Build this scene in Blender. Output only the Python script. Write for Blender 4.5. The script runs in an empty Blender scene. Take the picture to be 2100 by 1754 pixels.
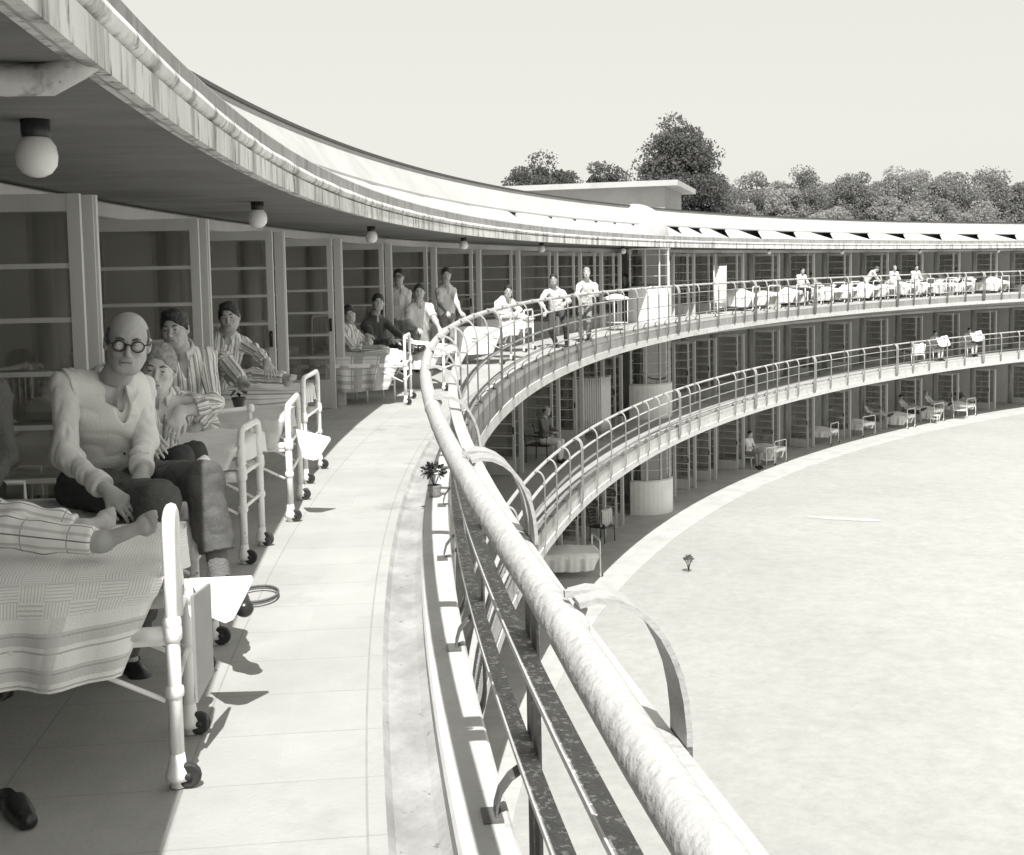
import bpy, math, random
import numpy as np
from mathutils import Vector, Matrix, noise as mnoise
random.seed(7)
RNG = np.random.default_rng(11)
SC = bpy.context.scene
COL = SC.collection
PI = math.pi
R = math.radians
FL = (0.0, 3.046, 6.09)          # the three floor levels; ground, middle, top
EYE = FL[2] + 1.705

# ---------------------------------------------------------------- objects
def tag(o, label=None, cat=None, group=None, kind=None):
    if label: o['label'] = label
    if cat: o['category'] = cat
    if group: o['group'] = group
    if kind: o['kind'] = kind
    return o

def empty(name, loc=(0, 0, 0), rz=0.0, label=None, cat=None, group=None, parent=None):
    o = bpy.data.objects.new(name, None)
    COL.objects.link(o)
    o.location = loc
    o.rotation_euler = (0, 0, rz)
    o.empty_display_size = 0.2
    if parent: o.parent = parent
    return tag(o, label, cat, group)

def copy_tree(o, parent=None, keep=True):
    c = o.copy()
    COL.objects.link(c)
    if parent is not None:
        c.parent = parent
    for ch in list(o.children):
        copy_tree(ch, c)
    return c

class MB:
    """collects shapes; build() links them as ONE mesh object"""
    def __init__(s):
        s.v = []; s.f = []; s.uv = []; s.sm = []
    def add(s, vs, fs, uvs=None, smooth=True):
        n = len(s.v)
        s.v += [tuple(map(float, p)) for p in vs]
        for i, f in enumerate(fs):
            s.f.append([a + n for a in f])
            s.uv.append(uvs[i] if uvs else None)
            s.sm.append(smooth)
        return s
    def box(s, c, d, m=None):
        x, y, z = d[0] / 2, d[1] / 2, d[2] / 2
        P = [Vector((sx * x, sy * y, sz * z)) for sx in (-1, 1) for sy in (-1, 1) for sz in (-1, 1)]
        if m is not None:
            P = [m @ p for p in P]
        c = Vector(c)
        return s.add([p + c for p in P], [(0, 1, 3, 2), (4, 6, 7, 5), (0, 4, 5, 1), (2, 3, 7, 6), (0, 2, 6, 4), (1, 5, 7, 3)], None, False)
    def hexa(s, P):
        """8 corners: bottom ring 0-3, top ring 4-7"""
        return s.add(P, [(3, 2, 1, 0), (4, 5, 6, 7), (0, 1, 5, 4), (1, 2, 6, 5), (2, 3, 7, 6), (3, 0, 4, 7)], None, False)
    def tube(s, path, r, n=8, closed=False, flat=None):
        """round tube along a path; r a number or a list; flat=(w,t,up) gives a flat bar"""
        P = [Vector(p) for p in path]
        m = len(P)
        rr = r if isinstance(r, (list, tuple)) else [r] * m
        T = []
        for i in range(m):
            a = P[(i - 1) % m] if (closed or i > 0) else P[i]
            b = P[(i + 1) % m] if (closed or i < m - 1) else P[i]
            T.append((b - a).normalized())
        up = Vector((0, 0, 1)) if abs(T[0].z) < .9 else Vector((1, 0, 0))
        N = (up - T[0] * up.dot(T[0])).normalized()
        vs = []
        for i in range(m):
            N = (N - T[i] * N.dot(T[i]))
            if N.length < 1e-6: N = T[i].orthogonal()
            N.normalize()
            B = T[i].cross(N)
            for k in range(n):
                a = 2 * PI * k / n
                vs.append(P[i] + (N * math.cos(a) + B * math.sin(a)) * rr[i])
        fs = []
        for i in range(m if closed else m - 1):
            j = (i + 1) % m
            for k in range(n):
                l = (k + 1) % n
                fs.append((i * n + k, i * n + l, j * n + l, j * n + k))
        if not closed:
            fs.append(tuple(range(n - 1, -1, -1)))
            fs.append(tuple((m - 1) * n + k for k in range(n)))
        return s.add(vs, fs)
    def strap(s, path, w, t, side):
        """flat bar: w across 'side' (a vector or list of vectors), t thick"""
        P = [Vector(p) for p in path]
        m = len(P); vs = []
        for i in range(m):
            a = P[max(0, i - 1)]; b = P[min(m - 1, i + 1)]
            T = (b - a).normalized()
            sd = Vector(side[i] if isinstance(side, list) else side)
            sd = (sd - T * sd.dot(T)).normalized()
            nn = T.cross(sd)
            for u, v in ((-1, -1), (1, -1), (1, 1), (-1, 1)):
                vs.append(P[i] + sd * (u * w / 2) + nn * (v * t / 2))
        fs = [(3, 2, 1, 0), tuple((m - 1) * 4 + k for k in range(4))]
        for i in range(m - 1):
            for k in range(4):
                l = (k + 1) % 4
                fs.append((i * 4 + k, i * 4 + l, i * 4 + 4 + l, i * 4 + 4 + k))
        return s.add(vs, fs, None, False)
    def lathe(s, prof, o=(0, 0, 0), n=16, m=None):
        """profile of (r, z) about z"""
        vs = []; o = Vector(o)
        for (r, z) in prof:
            for k in range(n):
                a = 2 * PI * k / n
                p = Vector((r * math.cos(a), r * math.sin(a), z))
                if m is not None: p = m @ p
                vs.append(p + o)
        fs = []
        for i in range(len(prof) - 1):
            for k in range(n):
                l = (k + 1) % n
                fs.append((i * n + k, i * n + l, i * n + n + l, i * n + n + k))
        fs.append(tuple(range(n - 1, -1, -1)))
        fs.append(tuple((len(prof) - 1) * n + k for k in range(n)))
        return s.add(vs, fs)
    def ball(s, c, r, n=12):
        q = n // 2
        rx = r if isinstance(r, (tuple, list)) else (r, r, r)
        prof = []
        vs = [];c = Vector(c)
        for i in range(q + 1):
            t = PI * i / q
            for k in range(n):
                a = 2 * PI * k / n
                vs.append(c + Vector((math.sin(t) * math.cos(a) * rx[0], math.sin(t) * math.sin(a) * rx[1], -math.cos(t) * rx[2])))
        fs = []
        for i in range(q):
            for k in range(n):
                l = (k + 1) % n
                fs.append((i * n + k, i * n + l, i * n + n + l, i * n + n + k))
        return s.add(vs, fs)
    def grid(s, fn, nu, nv, uvf=None, smooth=True, flip=False):
        """fn(i/nu, j/nv) -> point"""
        vs = [fn(i / nu, j / nv) for i in range(nu + 1) for j in range(nv + 1)]
        fs = []; uvs = [] if uvf else None
        for i in range(nu):
            for j in range(nv):
                a = i * (nv + 1) + j
                f = [a, a + nv + 1, a + nv + 2, a + 1]
                cs = [(i, j), (i + 1, j), (i + 1, j + 1), (i, j + 1)]
                if flip: f.reverse(); cs.reverse()
                fs.append(f)
                if uvf: uvs.append([uvf(p / nu, q / nv) for p, q in cs])
        return s.add(vs, fs, uvs, smooth)
    def build(s, name, mat, parent=None, label=None, cat=None, group=None, kind=None, xf=None):
        me = bpy.data.meshes.new(name)
        me.from_pydata(s.v, [], s.f)
        if any(u is not None for u in s.uv):
            ul = me.uv_layers.new(name='UVMap')
            flat = []
            for f, u in zip(s.f, s.uv):
                flat += u if u is not None else [(0, 0)] * len(f)
            ul.data.foreach_set('uv', [c for p in flat for c in p])
        me.polygons.foreach_set('use_smooth', s.sm)
        me.validate(clean_customdata=False)
        me.update()
        if mat: me.materials.append(mat)
        o = bpy.data.objects.new(name, me)
        COL.objects.link(o)
        if parent: o.parent = parent
        if xf is not None: o.matrix_local = xf
        return tag(o, label, cat, group, kind)

# ---------------------------------------------------------------- materials
def nodes(name):
    m = bpy.data.materials.new(name)
    m.use_nodes = True
    nt = m.node_tree
    nt.nodes.clear()
    out = nt.nodes.new('ShaderNodeOutputMaterial')
    return m, nt, out

def N(nt, typ, **kw):
    n = nt.nodes.new('ShaderNode' + typ)
    for k, v in kw.items():
        if k in n.inputs: n.inputs[k].default_value = v
        else: setattr(n, k, v)
    return n

def L(nt, a, b): nt.links.new(a, b)
TINT = (1.0, 0.998, 0.978)
def g(v): return (v * TINT[0], v * TINT[1], v * TINT[2], 1)

def ramp(nt, stops, fac=None, interp='LINEAR'):
    r = nt.nodes.new('ShaderNodeValToRGB')
    r.color_ramp.interpolation = interp
    e = r.color_ramp.elements
    while len(e) < len(stops): e.new(0.5)
    for i, (p, v) in enumerate(stops):
        e[i].position = p; e[i].color = g(v)
    if fac is not None: L(nt, fac, r.inputs[0])
    return r

def mix(nt, a, b, fac, mode='MIX'):
    m = nt.nodes.new('ShaderNodeMix'); m.data_type = 'RGBA'; m.blend_type = mode
    for sock, idx in ((a, 6), (b, 7)):
        if hasattr(sock, 'links'): L(nt, sock, m.inputs[idx])
        else: m.inputs[idx].default_value = g(sock) if not isinstance(sock, tuple) else sock
    if hasattr(fac, 'links'): L(nt, fac, m.inputs[0])
    else: m.inputs[0].default_value = fac
    return m.outputs[2]

def mat(name, v, rough=.7, var=.0, vscale=3.0, spots=None, bump=0, bscale=30., spec=.5, metal=0., stretch=(1, 1, 1), extra=None, sheen=0.):
    """grey procedural paint / cloth / stone: base value v, soft variation var, spots=(value, scale, threshold, softness)"""
    m, nt, out = nodes(name)
    b = N(nt, 'BsdfPrincipled', Roughness=rough)
    b.inputs['Metallic'].default_value = metal
    b.inputs['Specular IOR Level'].default_value = spec
    if sheen: b.inputs['Sheen Weight'].default_value = sheen
    L(nt, b.outputs[0], out.inputs[0])
    tc = N(nt, 'TexCoord')
    mp = N(nt, 'Mapping'); L(nt, tc.outputs['Object'], mp.inputs[0]); mp.inputs['Scale'].default_value = stretch
    col = None
    n1 = N(nt, 'TexNoise', Scale=vscale, Detail=6., Roughness=.6); L(nt, mp.outputs[0], n1.inputs['Vector'])
    r1 = ramp(nt, [(.3, v * (1 - var)), (.7, min(.95, v * (1 + var)))], n1.outputs[0]); col = r1.outputs[0]
    if spots:
        for (sv, ss, th, sf) in (spots if isinstance(spots, list) else [spots]):
            n2 = N(nt, 'TexNoise', Scale=ss, Detail=8., Roughness=.65); L(nt, mp.outputs[0], n2.inputs['Vector'])
            r2 = nt.nodes.new('ShaderNodeValToRGB'); e = r2.color_ramp.elements
            e[0].position = th; e[0].color = (0, 0, 0, 1); e[1].position = min(1, th + sf); e[1].color = (1, 1, 1, 1)
            L(nt, n2.outputs[0], r2.inputs[0])
            col = mix(nt, col, sv, r2.outputs[0])
    if extra: col = extra(nt, tc, col)
    L(nt, col, b.inputs['Base Color'])
    if bump:
        n3 = N(nt, 'TexNoise', Scale=bscale, Detail=5.); L(nt, mp.outputs[0], n3.inputs['Vector'])
        bp = N(nt, 'Bump', Strength=bump, Distance=.01); L(nt, n3.outputs[0], bp.inputs['Height']); L(nt, bp.outputs[0], b.inputs['Normal'])
    return m

def math_(nt, op, a, b=None, c=None):
    n = nt.nodes.new('ShaderNodeMath'); n.operation = op
    for i, x in enumerate((a, b, c)):
        if x is None: continue
        if hasattr(x, 'links'): L(nt, x, n.inputs[i])
        else: n.inputs[i].default_value = x
    return n.outputs[0]

def stripes_extra(defs, attr=None):
    """defs: list of (axis, period, width, value, phase); lines on UV coordinates in metres"""
    def ex(nt, tc, col):
        if attr:
            at = N(nt, 'Attribute', attribute_name=attr); src = at.outputs['Vector']
        else:
            src = tc.outputs['UV']
        sp = N(nt, 'SeparateXYZ'); L(nt, src, sp.inputs[0])
        for (ax, per, w, v, ph) in defs:
            x = math_(nt, 'ADD', sp.outputs[ax], ph)
            x = math_(nt, 'MODULO', math_(nt, 'ADD', x, 100 * per), per)
            x = math_(nt, 'LESS_THAN', x, w)
            col = mix(nt, col, v, math_(nt, 'MULTIPLY', x, .9))
        return col
    return ex

# ---------------------------------------------------------------- plan curve of the balconies
K0_, K1_, TH0_, X0_ = .01869, -8e-5, R(-10.52249), .41928
def _tab(lo=-14., hi=92., d=.02):
    n = int(round((hi - lo) / d)) + 1
    s = np.linspace(lo, hi, n); sk = np.minimum(s, 80)
    th = TH0_ + K0_ * s + K1_ * sk ** 2 / 2 - np.maximum(s - 80, 0) * 80 * 8e-5
    x = np.concatenate([[0], np.cumsum((np.sin(th[1:]) + np.sin(th[:-1])) / 2 * d)])
    y = np.concatenate([[0], np.cumsum((np.cos(th[1:]) + np.cos(th[:-1])) / 2 * d)])
    i0 = int(round(-lo / d))
    return s, th, x - x[i0] + X0_, y - y[i0]
_S, _T, _X, _Y = _tab()
def cv(s):
    return float(np.interp(s, _S, _X)), float(np.interp(s, _S, _Y)), float(np.interp(s, _S, _T))
def P3(s, o, z):
    x, y, t = cv(s)
    return Vector((x + math.cos(t) * o, y - math.sin(t) * o, z))
def tan(s):
    t = cv(s)[2]; return Vector((math.sin(t), math.cos(t), 0))
def nrm(s):
    t = cv(s)[2]; return Vector((math.cos(t), -math.sin(t), 0))
def frame(s, o, z):
    """local frame on the curve: x = outward (to the lawn), y = along, z up"""
    m = Matrix.Identity(4)
    n, t = nrm(s), tan(s)
    m.col[0][:3] = n; m.col[1][:3] = t; m.col[2][:3] = (0, 0, 1); m.col[3][:3] = P3(s, o, z)
    return m
def sweep(mb, prof, s0, s1, ds=.4, closed=True, uvmode='so', smooth=False, caps=True):
    """prof: (o, z) corners, counter-clockwise seen with s going away; wraps when closed"""
    n = max(1, int(round((s1 - s0) / ds)))
    m = len(prof)
    vs = []
    for i in range(n + 1):
        s = s0 + (s1 - s0) * i / n
        for (o, z) in prof: vs.append(P3(s, o, z))
    fs = []; uvs = []
    for i in range(n):
        sa = s0 + (s1 - s0) * i / n; sb = s0 + (s1 - s0) * (i + 1) / n
        for k in range(m if closed else m - 1):
            l = (k + 1) % m
            fs.append((i * m + k, i * m + l, i * m + m + l, i * m + m + k))
            if uvmode == 'so' and abs(prof[k][0] - prof[l][0]) >= abs(prof[k][1] - prof[l][1]): a, b = prof[k][0], prof[l][0]
            else: a, b = prof[k][1] + 50, prof[l][1] + 50
            uvs.append([(sa, a), (sa, b), (sb, b), (sb, a)])
    if closed and caps:
        fs.append(tuple(range(m - 1, -1, -1))); uvs.append([prof[k] for k in range(m - 1, -1, -1)])
        fs.append(tuple(n * m + k for k in range(m))); uvs.append([prof[k] for k in range(m)])
    return mb.add(vs, fs, uvs, smooth)

# ---------------------------------------------------------------- camera (measured from the photograph)
CF, CCX, CCY, CP, CR = 2471.8376, 1018.0, 855 - 105.61036, R(4.52018), R(1.10742)
def at(px, py, Y):
    """world point at distance Y seen at a point of the 2100-wide photograph"""
    a = px - CCX; b = py - CCY
    u = (a * math.cos(CR) - b * math.sin(CR)) / CF; v = (a * math.sin(CR) + b * math.cos(CR)) / CF
    d = Vector((u, math.cos(CP) - v * math.sin(CP), -math.sin(CP) - v * math.cos(CP)))
    return d * (Y / d.y) + Vector((0, 0, EYE))
def onz(px, py, z):
    d = at(px, py, 1) - Vector((0, 0, EYE))
    return d * ((z - EYE) / d.z) + Vector((0, 0, EYE))
SKYV, EXPO, SKYMIX, SKYS = 6.6, 0.53, .75, .10
# ---------------------------------------------------------------- materials
def floor_extra(joint_s=.43, lines=(-.30, -.91, -1.51, -2.12), dark=.35):
    def ex(nt, tc, col):
        sp = N(nt, 'SeparateXYZ'); L(nt, tc.outputs['UV'], sp.inputs[0])
        s = math_(nt, 'MODULO', math_(nt, 'ADD', sp.outputs[0], 100.02), joint_s)
        m = math_(nt, 'LESS_THAN', s, .006)
        for l in lines:
            m = math_(nt, 'MAXIMUM', m, math_(nt, 'LESS_THAN', math_(nt, 'ABSOLUTE', math_(nt, 'SUBTRACT', sp.outputs[1], l)), .0042))
        # each slab its own slight tone
        cell = N(nt, 'TexWhiteNoise', noise_dimensions='2D')
        cb = N(nt, 'CombineXYZ')
        L(nt, math_(nt, 'FLOOR', math_(nt, 'DIVIDE', math_(nt, 'ADD', sp.outputs[0], 100.02), joint_s)), cb.inputs[0])
        L(nt, math_(nt, 'FLOOR', math_(nt, 'DIVIDE', math_(nt, 'ADD', sp.outputs[1], 9.75), .61)), cb.inputs[1])
        L(nt, cb.outputs[0], cell.inputs[0])
        rr = ramp(nt, [(0, .94), (1, 1.0)], cell.outputs[0])
        col = mix(nt, col, rr.outputs[0], 1.0, 'MULTIPLY')
        jm = N(nt, 'TexNoise', Scale=9., Detail=3.); L(nt, tc.outputs['Object'], jm.inputs['Vector'])
        m = math_(nt, 'MULTIPLY', m, math_(nt, 'ADD', jm.outputs[0], .15))
        return mix(nt, col, .22, math_(nt, 'MULTIPLY', m, .8))
    return ex
M = {}
M['floor'] = mat('terrace_slabs', .41, .85, .10, 1.4, [(.36, 3.5, .52, .2), (.17, 42., .685, .05), (.27, 1.1, .62, .10)], .25, 60., extra=floor_extra())
M['ground_floor'] = mat('terrace_slabs_ground', .46, .85, .12, 1.6, [(.38, 3., .56, .25)], .2, 40., extra=floor_extra(.61))
M['gutter'] = mat('gutter_concrete', .36, .9, .25, 5., [(.25, 3.2, .50, .22), (.16, 26., .63, .08)], .5, 40., stretch=(1, .6, 1))
M['kerb'] = mat('kerb_paint', .50, .8, .08, 6., [(.36, 18., .62, .1)], .3, 50.)
M['fascia'] = mat('fascia_stained', .30, .85, .18, 2.5, [(.46, 4., .60, .06), (.14, 9., .56, .16)], .4, 24., stretch=(1, 1, .35))
M['fasciaw'] = mat('fascia_white', .54, .8, .1, 3., [(.26, 8., .58, .10), (.10, 20., .63, .06)], .5, 26., stretch=(1, 1, .6))
M['eave'] = mat('eave_plaster', .72, .85, .14, 2.0, [(.28, 5., .48, .16), (.10, 15., .57, .10)], .5, 22., stretch=(1, 1, .16))
M['band'] = mat('parapet_band', .34, .9, .16, 2.0, [(.18, 6., .48, .2), (.6, 20., .62, .1)], .5, 26., stretch=(1, 1, .25))
M['roof'] = mat('roof_white', .45, .85, .10, 1.0, [(.38, 2.2, .52, .2), (.24, 16., .66, .1)], .3, 14.)
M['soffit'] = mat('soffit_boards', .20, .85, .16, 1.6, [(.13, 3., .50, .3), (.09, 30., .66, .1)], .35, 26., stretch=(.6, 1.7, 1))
M['wall'] = mat('render_wall', .44, .85, .08, 1.6, [(.40, 5., .6, .2)], .3, 30.)
M['baywall'] = mat('bay_white', .74, .85, .06, 2., [(.55, 6., .6, .2)], .2, 30.)
M['towerwall'] = mat('tower_render_shaded', .34, .9, .08, 1.6, [(.27, 3., .55, .2)], .3, 30.)  # render darkened: the wall's half-shade is put into the colour
M['inside'] = mat('ward_wall', .86, .8, .06, 1.4)
M['insidefloor'] = mat('ward_floor', .40, .5, .1, 2.)
M['door'] = mat('door_paint', .60, .45, .07, 5., [(.34, 30., .66, .08)], .12, 60., stretch=(1, 1, .12))
M['column'] = mat('column_paint', .56, .5, .08, 4., [(.34, 24., .66, .08)], .12, 50., stretch=(1, 1, .15))
M['dark'] = mat('dark_iron', .035, .4, .2, 20.)
M['handle'] = mat('handle_iron', .03, .35, .1, 20.)
M['railtop'] = mat('rail_paint', .46, .55, .08, 8., [(.37, 22., .56, .18), (.10, 46., .68, .04)], .8, 38.)
M['railshaded'] = mat('rail_flaking_shaded', .19, .7, .2, 20., [(.48, 48., .55, .05)], .5, 90.)  # flaking paint, with the handrail's shadow put into the dark base
M['strap'] = mat('strap_paint_shaded', .12, .6, .15, 10., [(.30, 26., .60, .08), (.05, 60., .68, .05)], .4, 70.)  # darker copy of the strap paint, unlit side faces put into the colour
M['hoop'] = mat('hoop_paint_sunlit', .40, .55, .12, 8., [(.26, 20., .58, .12), (.08, 60., .70, .05)], .4, 60.)  # paler copy of the strap paint, sun from above put into the colour
M['straplight'] = mat('strap_paint_light', .26, .6, .15, 10., [(.12, 30., .60, .08)], .4, 70.)
M['enamel'] = mat('bed_enamel', .88, .3, .04, 10., [(.10, 48., .70, .03)], .15, 30., spec=.6)
M['enamel_old'] = mat('bed_enamel_chipped', .84, .35, .06, 10., [(.10, 38., .64, .04)], .2, 30., spec=.6)
M['rubber'] = mat('rubber', .03, .6, .2, 30.)
M['greyrubber'] = mat('wheel_grey', .16, .6, .2, 30.)
M['board'] = mat('chart_board', .28, .6, .06, 12., bump=.1)
M['sheet'] = mat('white_sheet', .80, .9, .04, 6., bump=.3, bscale=14., sheen=.1)
M['pillow'] = mat('pillow_cotton', .74, .9, .04, 5., bump=.3, bscale=12.)
M['paper'] = mat('paper', .62, .8, .05, 8.)
M['greycloth'] = mat('grey_blanket', .64, .95, .1, 9., bump=.6, bscale=160., sheen=.2)
M['palecloth'] = mat('pale_blanket', .80, .95, .08, 9., bump=.6, bscale=150., sheen=.2)
M['plaid'] = mat('plaid_blanket', .74, .95, .06, 9., bump=.5, bscale=120., extra=stripes_extra([(0, .34, .12, .42, .0), (1, .19, .05, .46, .02), (1, .19, .012, .38, .09), (0, .34, .014, .38, .20), (1, .57, .11, .48, .3)]))
M['skin'] = mat('skin', .44, .5, .10, 14., [(.34, 30., .56, .2)], .15, 90., spec=.35)
M['skin_pale'] = mat('skin_pale', .56, .55, .08, 14., bump=.12, bscale=80., spec=.35)
M['lip'] = mat('lips', .20, .5, .1, 30.)
M['hair_dark'] = mat('hair_dark', .022, .45, .5, 60., bump=.9, bscale=120., stretch=(1, .25, 1))
M['hair_fair'] = mat('hair_fair', .30, .55, .35, 60., bump=.9, bscale=120., stretch=(1, .25, 1))
M['hair_grey'] = mat('hair_grey', .10, .6, .4, 60., bump=.8, bscale=120.)
M['eye'] = mat('eye', .03, .2, .1, 10.)
M['glasses'] = mat('glasses_frame', .015, .25, .1, 10.)
M['shirt_grey'] = mat('shirt_grey', .72, .9, .07, 8., bump=.35, bscale=30.)
M['shirt_white'] = mat('shirt_white', .62, .9, .04, 8., bump=.35, bscale=26.)
M['sweater_dark'] = mat('sweater_dark', .075, .95, .15, 20., bump=.6, bscale=120., sheen=.2)
M['jacket'] = mat('jacket', .16, .95, .1, 20., bump=.6, bscale=90.)
M['trouser_dark'] = mat('trousers_dark', .05, .85, .15, 12., bump=.4, bscale=40.)
M['trouser'] = mat('trousers_tweed', .085, .85, .12, 16., [(.14, 160., .55, .1)], .4, 50.)
M['trouser_mid'] = mat('trousers_mid', .22, .85, .12, 16., bump=.4, bscale=50.)
M['sock'] = mat('sock', .16, .95, .1, 30., bump=.5, bscale=100.)
M['shoe'] = mat('shoe_leather', .02, .28, .3, 20., bump=.2, bscale=40., spec=.6)
M['gold'] = mat('ring_gold', .7, .2, .05, 10., metal=1.)
M['pj'] = mat('pyjama_stripes', .88, .9, .05, 8., bump=.35, bscale=26., extra=stripes_extra([(0, .058, .014, .26, 0), (0, .058, .006, .30, .028), (0, .058, .005, .34, .042)], 'st'))
M['pj_pale'] = mat('pyjama_check', .90, .9, .05, 8., bump=.35, bscale=26., extra=stripes_extra([(0, .062, .005, .12, 0), (1, .16, .004, .36, 0), (0, .062, .012, .62, .03)], 'st'))
def leafmat(name, v, var, sc):
    m = mat(name, v, .8, var, sc, spec=.1)
    nt = m.node_tree; b = [n for n in nt.nodes if n.type == 'BSDF_PRINCIPLED'][0]; o = [n for n in nt.nodes if n.type == 'OUTPUT_MATERIAL'][0]
    t = N(nt, 'BsdfTranslucent'); src = b.inputs['Base Color'].links[0].from_socket; L(nt, src, t.inputs[0])
    mx = N(nt, 'MixShader'); mx.inputs[0].default_value = .55; L(nt, b.outputs[0], mx.inputs[1]); L(nt, t.outputs[0], mx.inputs[2]); L(nt, mx.outputs[0], o.inputs[0])
    return m
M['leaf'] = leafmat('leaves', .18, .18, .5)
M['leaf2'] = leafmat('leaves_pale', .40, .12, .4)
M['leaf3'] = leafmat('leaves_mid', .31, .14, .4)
M['bark'] = mat('bark', .06, .9, .3, 3., bump=.8, bscale=8.)
M['plant'] = mat('plant_leaves', .06, .5, .4, 20.)
M['petal'] = mat('petals', .7, .7, .1, 20.)
M['basket'] = mat('wicker', .28, .8, .4, 70., bump=1., bscale=90.)
M['pot'] = mat('pot_dark', .035, .4, .2, 20.)
M['pj_bed'] = mat('striped_sheet', .86, .9, .05, 8., bump=.3, bscale=20., extra=stripes_extra([(1, .07, .012, .34, 0), (1, .07, .005, .45, .03)]))
M['screen'] = mat('screen_cloth', .66, .9, .05, 6., bump=.3, bscale=12., extra=None)
M['tray'] = mat('tray_enamel', .80, .35, .04, 6., spec=.5)
M['globe'] = mat('opal_glass', .9, .25, .04, 6., spec=.5)
M['shadetone'] = mat('painted_shade', .10, .8, .2, 3.)  # shade inside the bay and the roof vents, put into the colour
M['lampbase'] = mat('lamp_base', .035, .4, .2, 20.)
M['rag'] = mat('towel', .5, .95, .3, 26., bump=.6, bscale=40.)
def _knit(nt, tc, col):
    w = N(nt, 'TexWave', Scale=26., Distortion=2.5, Detail=2.); w.bands_direction = 'Z'
    mp = N(nt, 'Mapping'); L(nt, tc.outputs['Object'], mp.inputs[0]); mp.inputs['Scale'].default_value = (2.2, 2.2, 2.2)
    L(nt, mp.outputs[0], w.inputs['Vector'])
    v = N(nt, 'TexVoronoi', Scale=240.); L(nt, tc.outputs['Object'], v.inputs['Vector'])
    r = ramp(nt, [(.0, 1.03), (.6, .86)], v.outputs[0])
    return mix(nt, col, r.outputs[0], 1.0, 'MULTIPLY')
M['knit'] = mat('knit_vest', .93, .95, .05, 8., bump=.35, bscale=170., extra=_knit, sheen=.2)
def _weave(nt, tc, col):
    """cotton spread: basket-weave squares above, band stripes on the hanging part"""
    sp = N(nt, 'SeparateXYZ'); L(nt, tc.outputs['UV'], sp.inputs[0])
    u, v = sp.outputs[0], sp.outputs[1]
    cu = math_(nt, 'FLOOR', math_(nt, 'DIVIDE', math_(nt, 'ADD', u, 10), .085)); cw = math_(nt, 'FLOOR', math_(nt, 'DIVIDE', math_(nt, 'ADD', v, 10), .085))
    chk = math_(nt, 'MODULO', math_(nt, 'ADD', cu, cw), 2)
    lu = math_(nt, 'LESS_THAN', math_(nt, 'MODULO', math_(nt, 'ADD', u, 10), .0105), .004)
    lv = math_(nt, 'LESS_THAN', math_(nt, 'MODULO', math_(nt, 'ADD', v, 10), .0105), .004)
    w = math_(nt, 'ADD', math_(nt, 'MULTIPLY', lu, chk), math_(nt, 'MULTIPLY', lv, math_(nt, 'SUBTRACT', 1, chk)))
    top = math_(nt, 'LESS_THAN', v, 1.09)
    col = mix(nt, col, .36, math_(nt, 'MULTIPLY', math_(nt, 'MULTIPLY', w, top), .42))
    hang = math_(nt, 'SUBTRACT', 1, top)
    for (per, wd, val, ph) in ((.115, .045, .66, .02), (.115, .006, .50, .075), (.115, .006, .50, .010)):
        x = math_(nt, 'LESS_THAN', math_(nt, 'MODULO', math_(nt, 'ADD', v, 10 + ph), per), wd)
        col = mix(nt, col, val, math_(nt, 'MULTIPLY', x, math_(nt, 'MULTIPLY', hang, .85)))
    x = math_(nt, 'LESS_THAN', math_(nt, 'MODULO', math_(nt, 'ADD', u, 10.1), .33), .05)
    return mix(nt, col, .68, math_(nt, 'MULTIPLY', x, math_(nt, 'MULTIPLY', hang, .6)))
M['spread'] = mat('woven_spread', .94, .95, .04, 8., bump=.25, bscale=140., extra=_weave)

def glass_mat():
    m, nt, out = nodes('window_glass')
    tr = N(nt, 'BsdfTransparent'); tr.inputs[0].default_value = g(.86)
    gl = N(nt, 'BsdfGlossy', Roughness=.03); gl.inputs[0].default_value = g(.9)
    fr = N(nt, 'Fresnel', IOR=1.5)
    mx = N(nt, 'MixShader')
    L(nt, math_(nt, 'ADD', fr.outputs[0], .12), mx.inputs[0]); L(nt, tr.outputs[0], mx.inputs[1]); L(nt, gl.outputs[0], mx.inputs[2]); L(nt, mx.outputs[0], out.inputs[0])
    return m
M['glass'] = glass_mat()
def lawn_mat():
    m, nt, out = nodes('dry_lawn')
    b = N(nt, 'BsdfPrincipled', Roughness=.95); L(nt, b.outputs[0], out.inputs[0])
    tc = N(nt, 'TexCoord')
    n1 = N(nt, 'TexNoise', Scale=.12, Detail=5., Roughness=.6); L(nt, tc.outputs['Object'], n1.inputs['Vector'])
    n2 = N(nt, 'TexNoise', Scale=3.5, Detail=8., Roughness=.7); L(nt, tc.outputs['Object'], n2.inputs['Vector'])
    mp = N(nt, 'Mapping'); L(nt, tc.outputs['Object'], mp.inputs[0]); mp.inputs['Scale'].default_value = (1, 1, 1); mp.inputs['Rotation'].default_value = (0, 0, R(28))
    n3 = N(nt, 'TexNoise', Scale=1.4, Detail=8., Roughness=.7); L(nt, mp.outputs[0], n3.inputs['Vector'])
    r1 = ramp(nt, [(.32, .355), (.6, .40)], n1.outputs[0])
    r2 = ramp(nt, [(.34, .80), (.62, 1.0)], n2.outputs[0]); r3 = ramp(nt, [(.36, .90), (.6, 1.0)], n3.outputs[0])
    c = mix(nt, r1.outputs[0], r2.outputs[0], .55, 'MULTIPLY'); c = mix(nt, c, r3.outputs[0], .8, 'MULTIPLY')
    L(nt, c, b.inputs['Base Color'])
    bp = N(nt, 'Bump', Strength=.5, Distance=.05); L(nt, n2.outputs[0], bp.inputs['Height']); L(nt, bp.outputs[0], b.inputs['Normal'])
    return m
M['lawn'] = lawn_mat()
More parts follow.
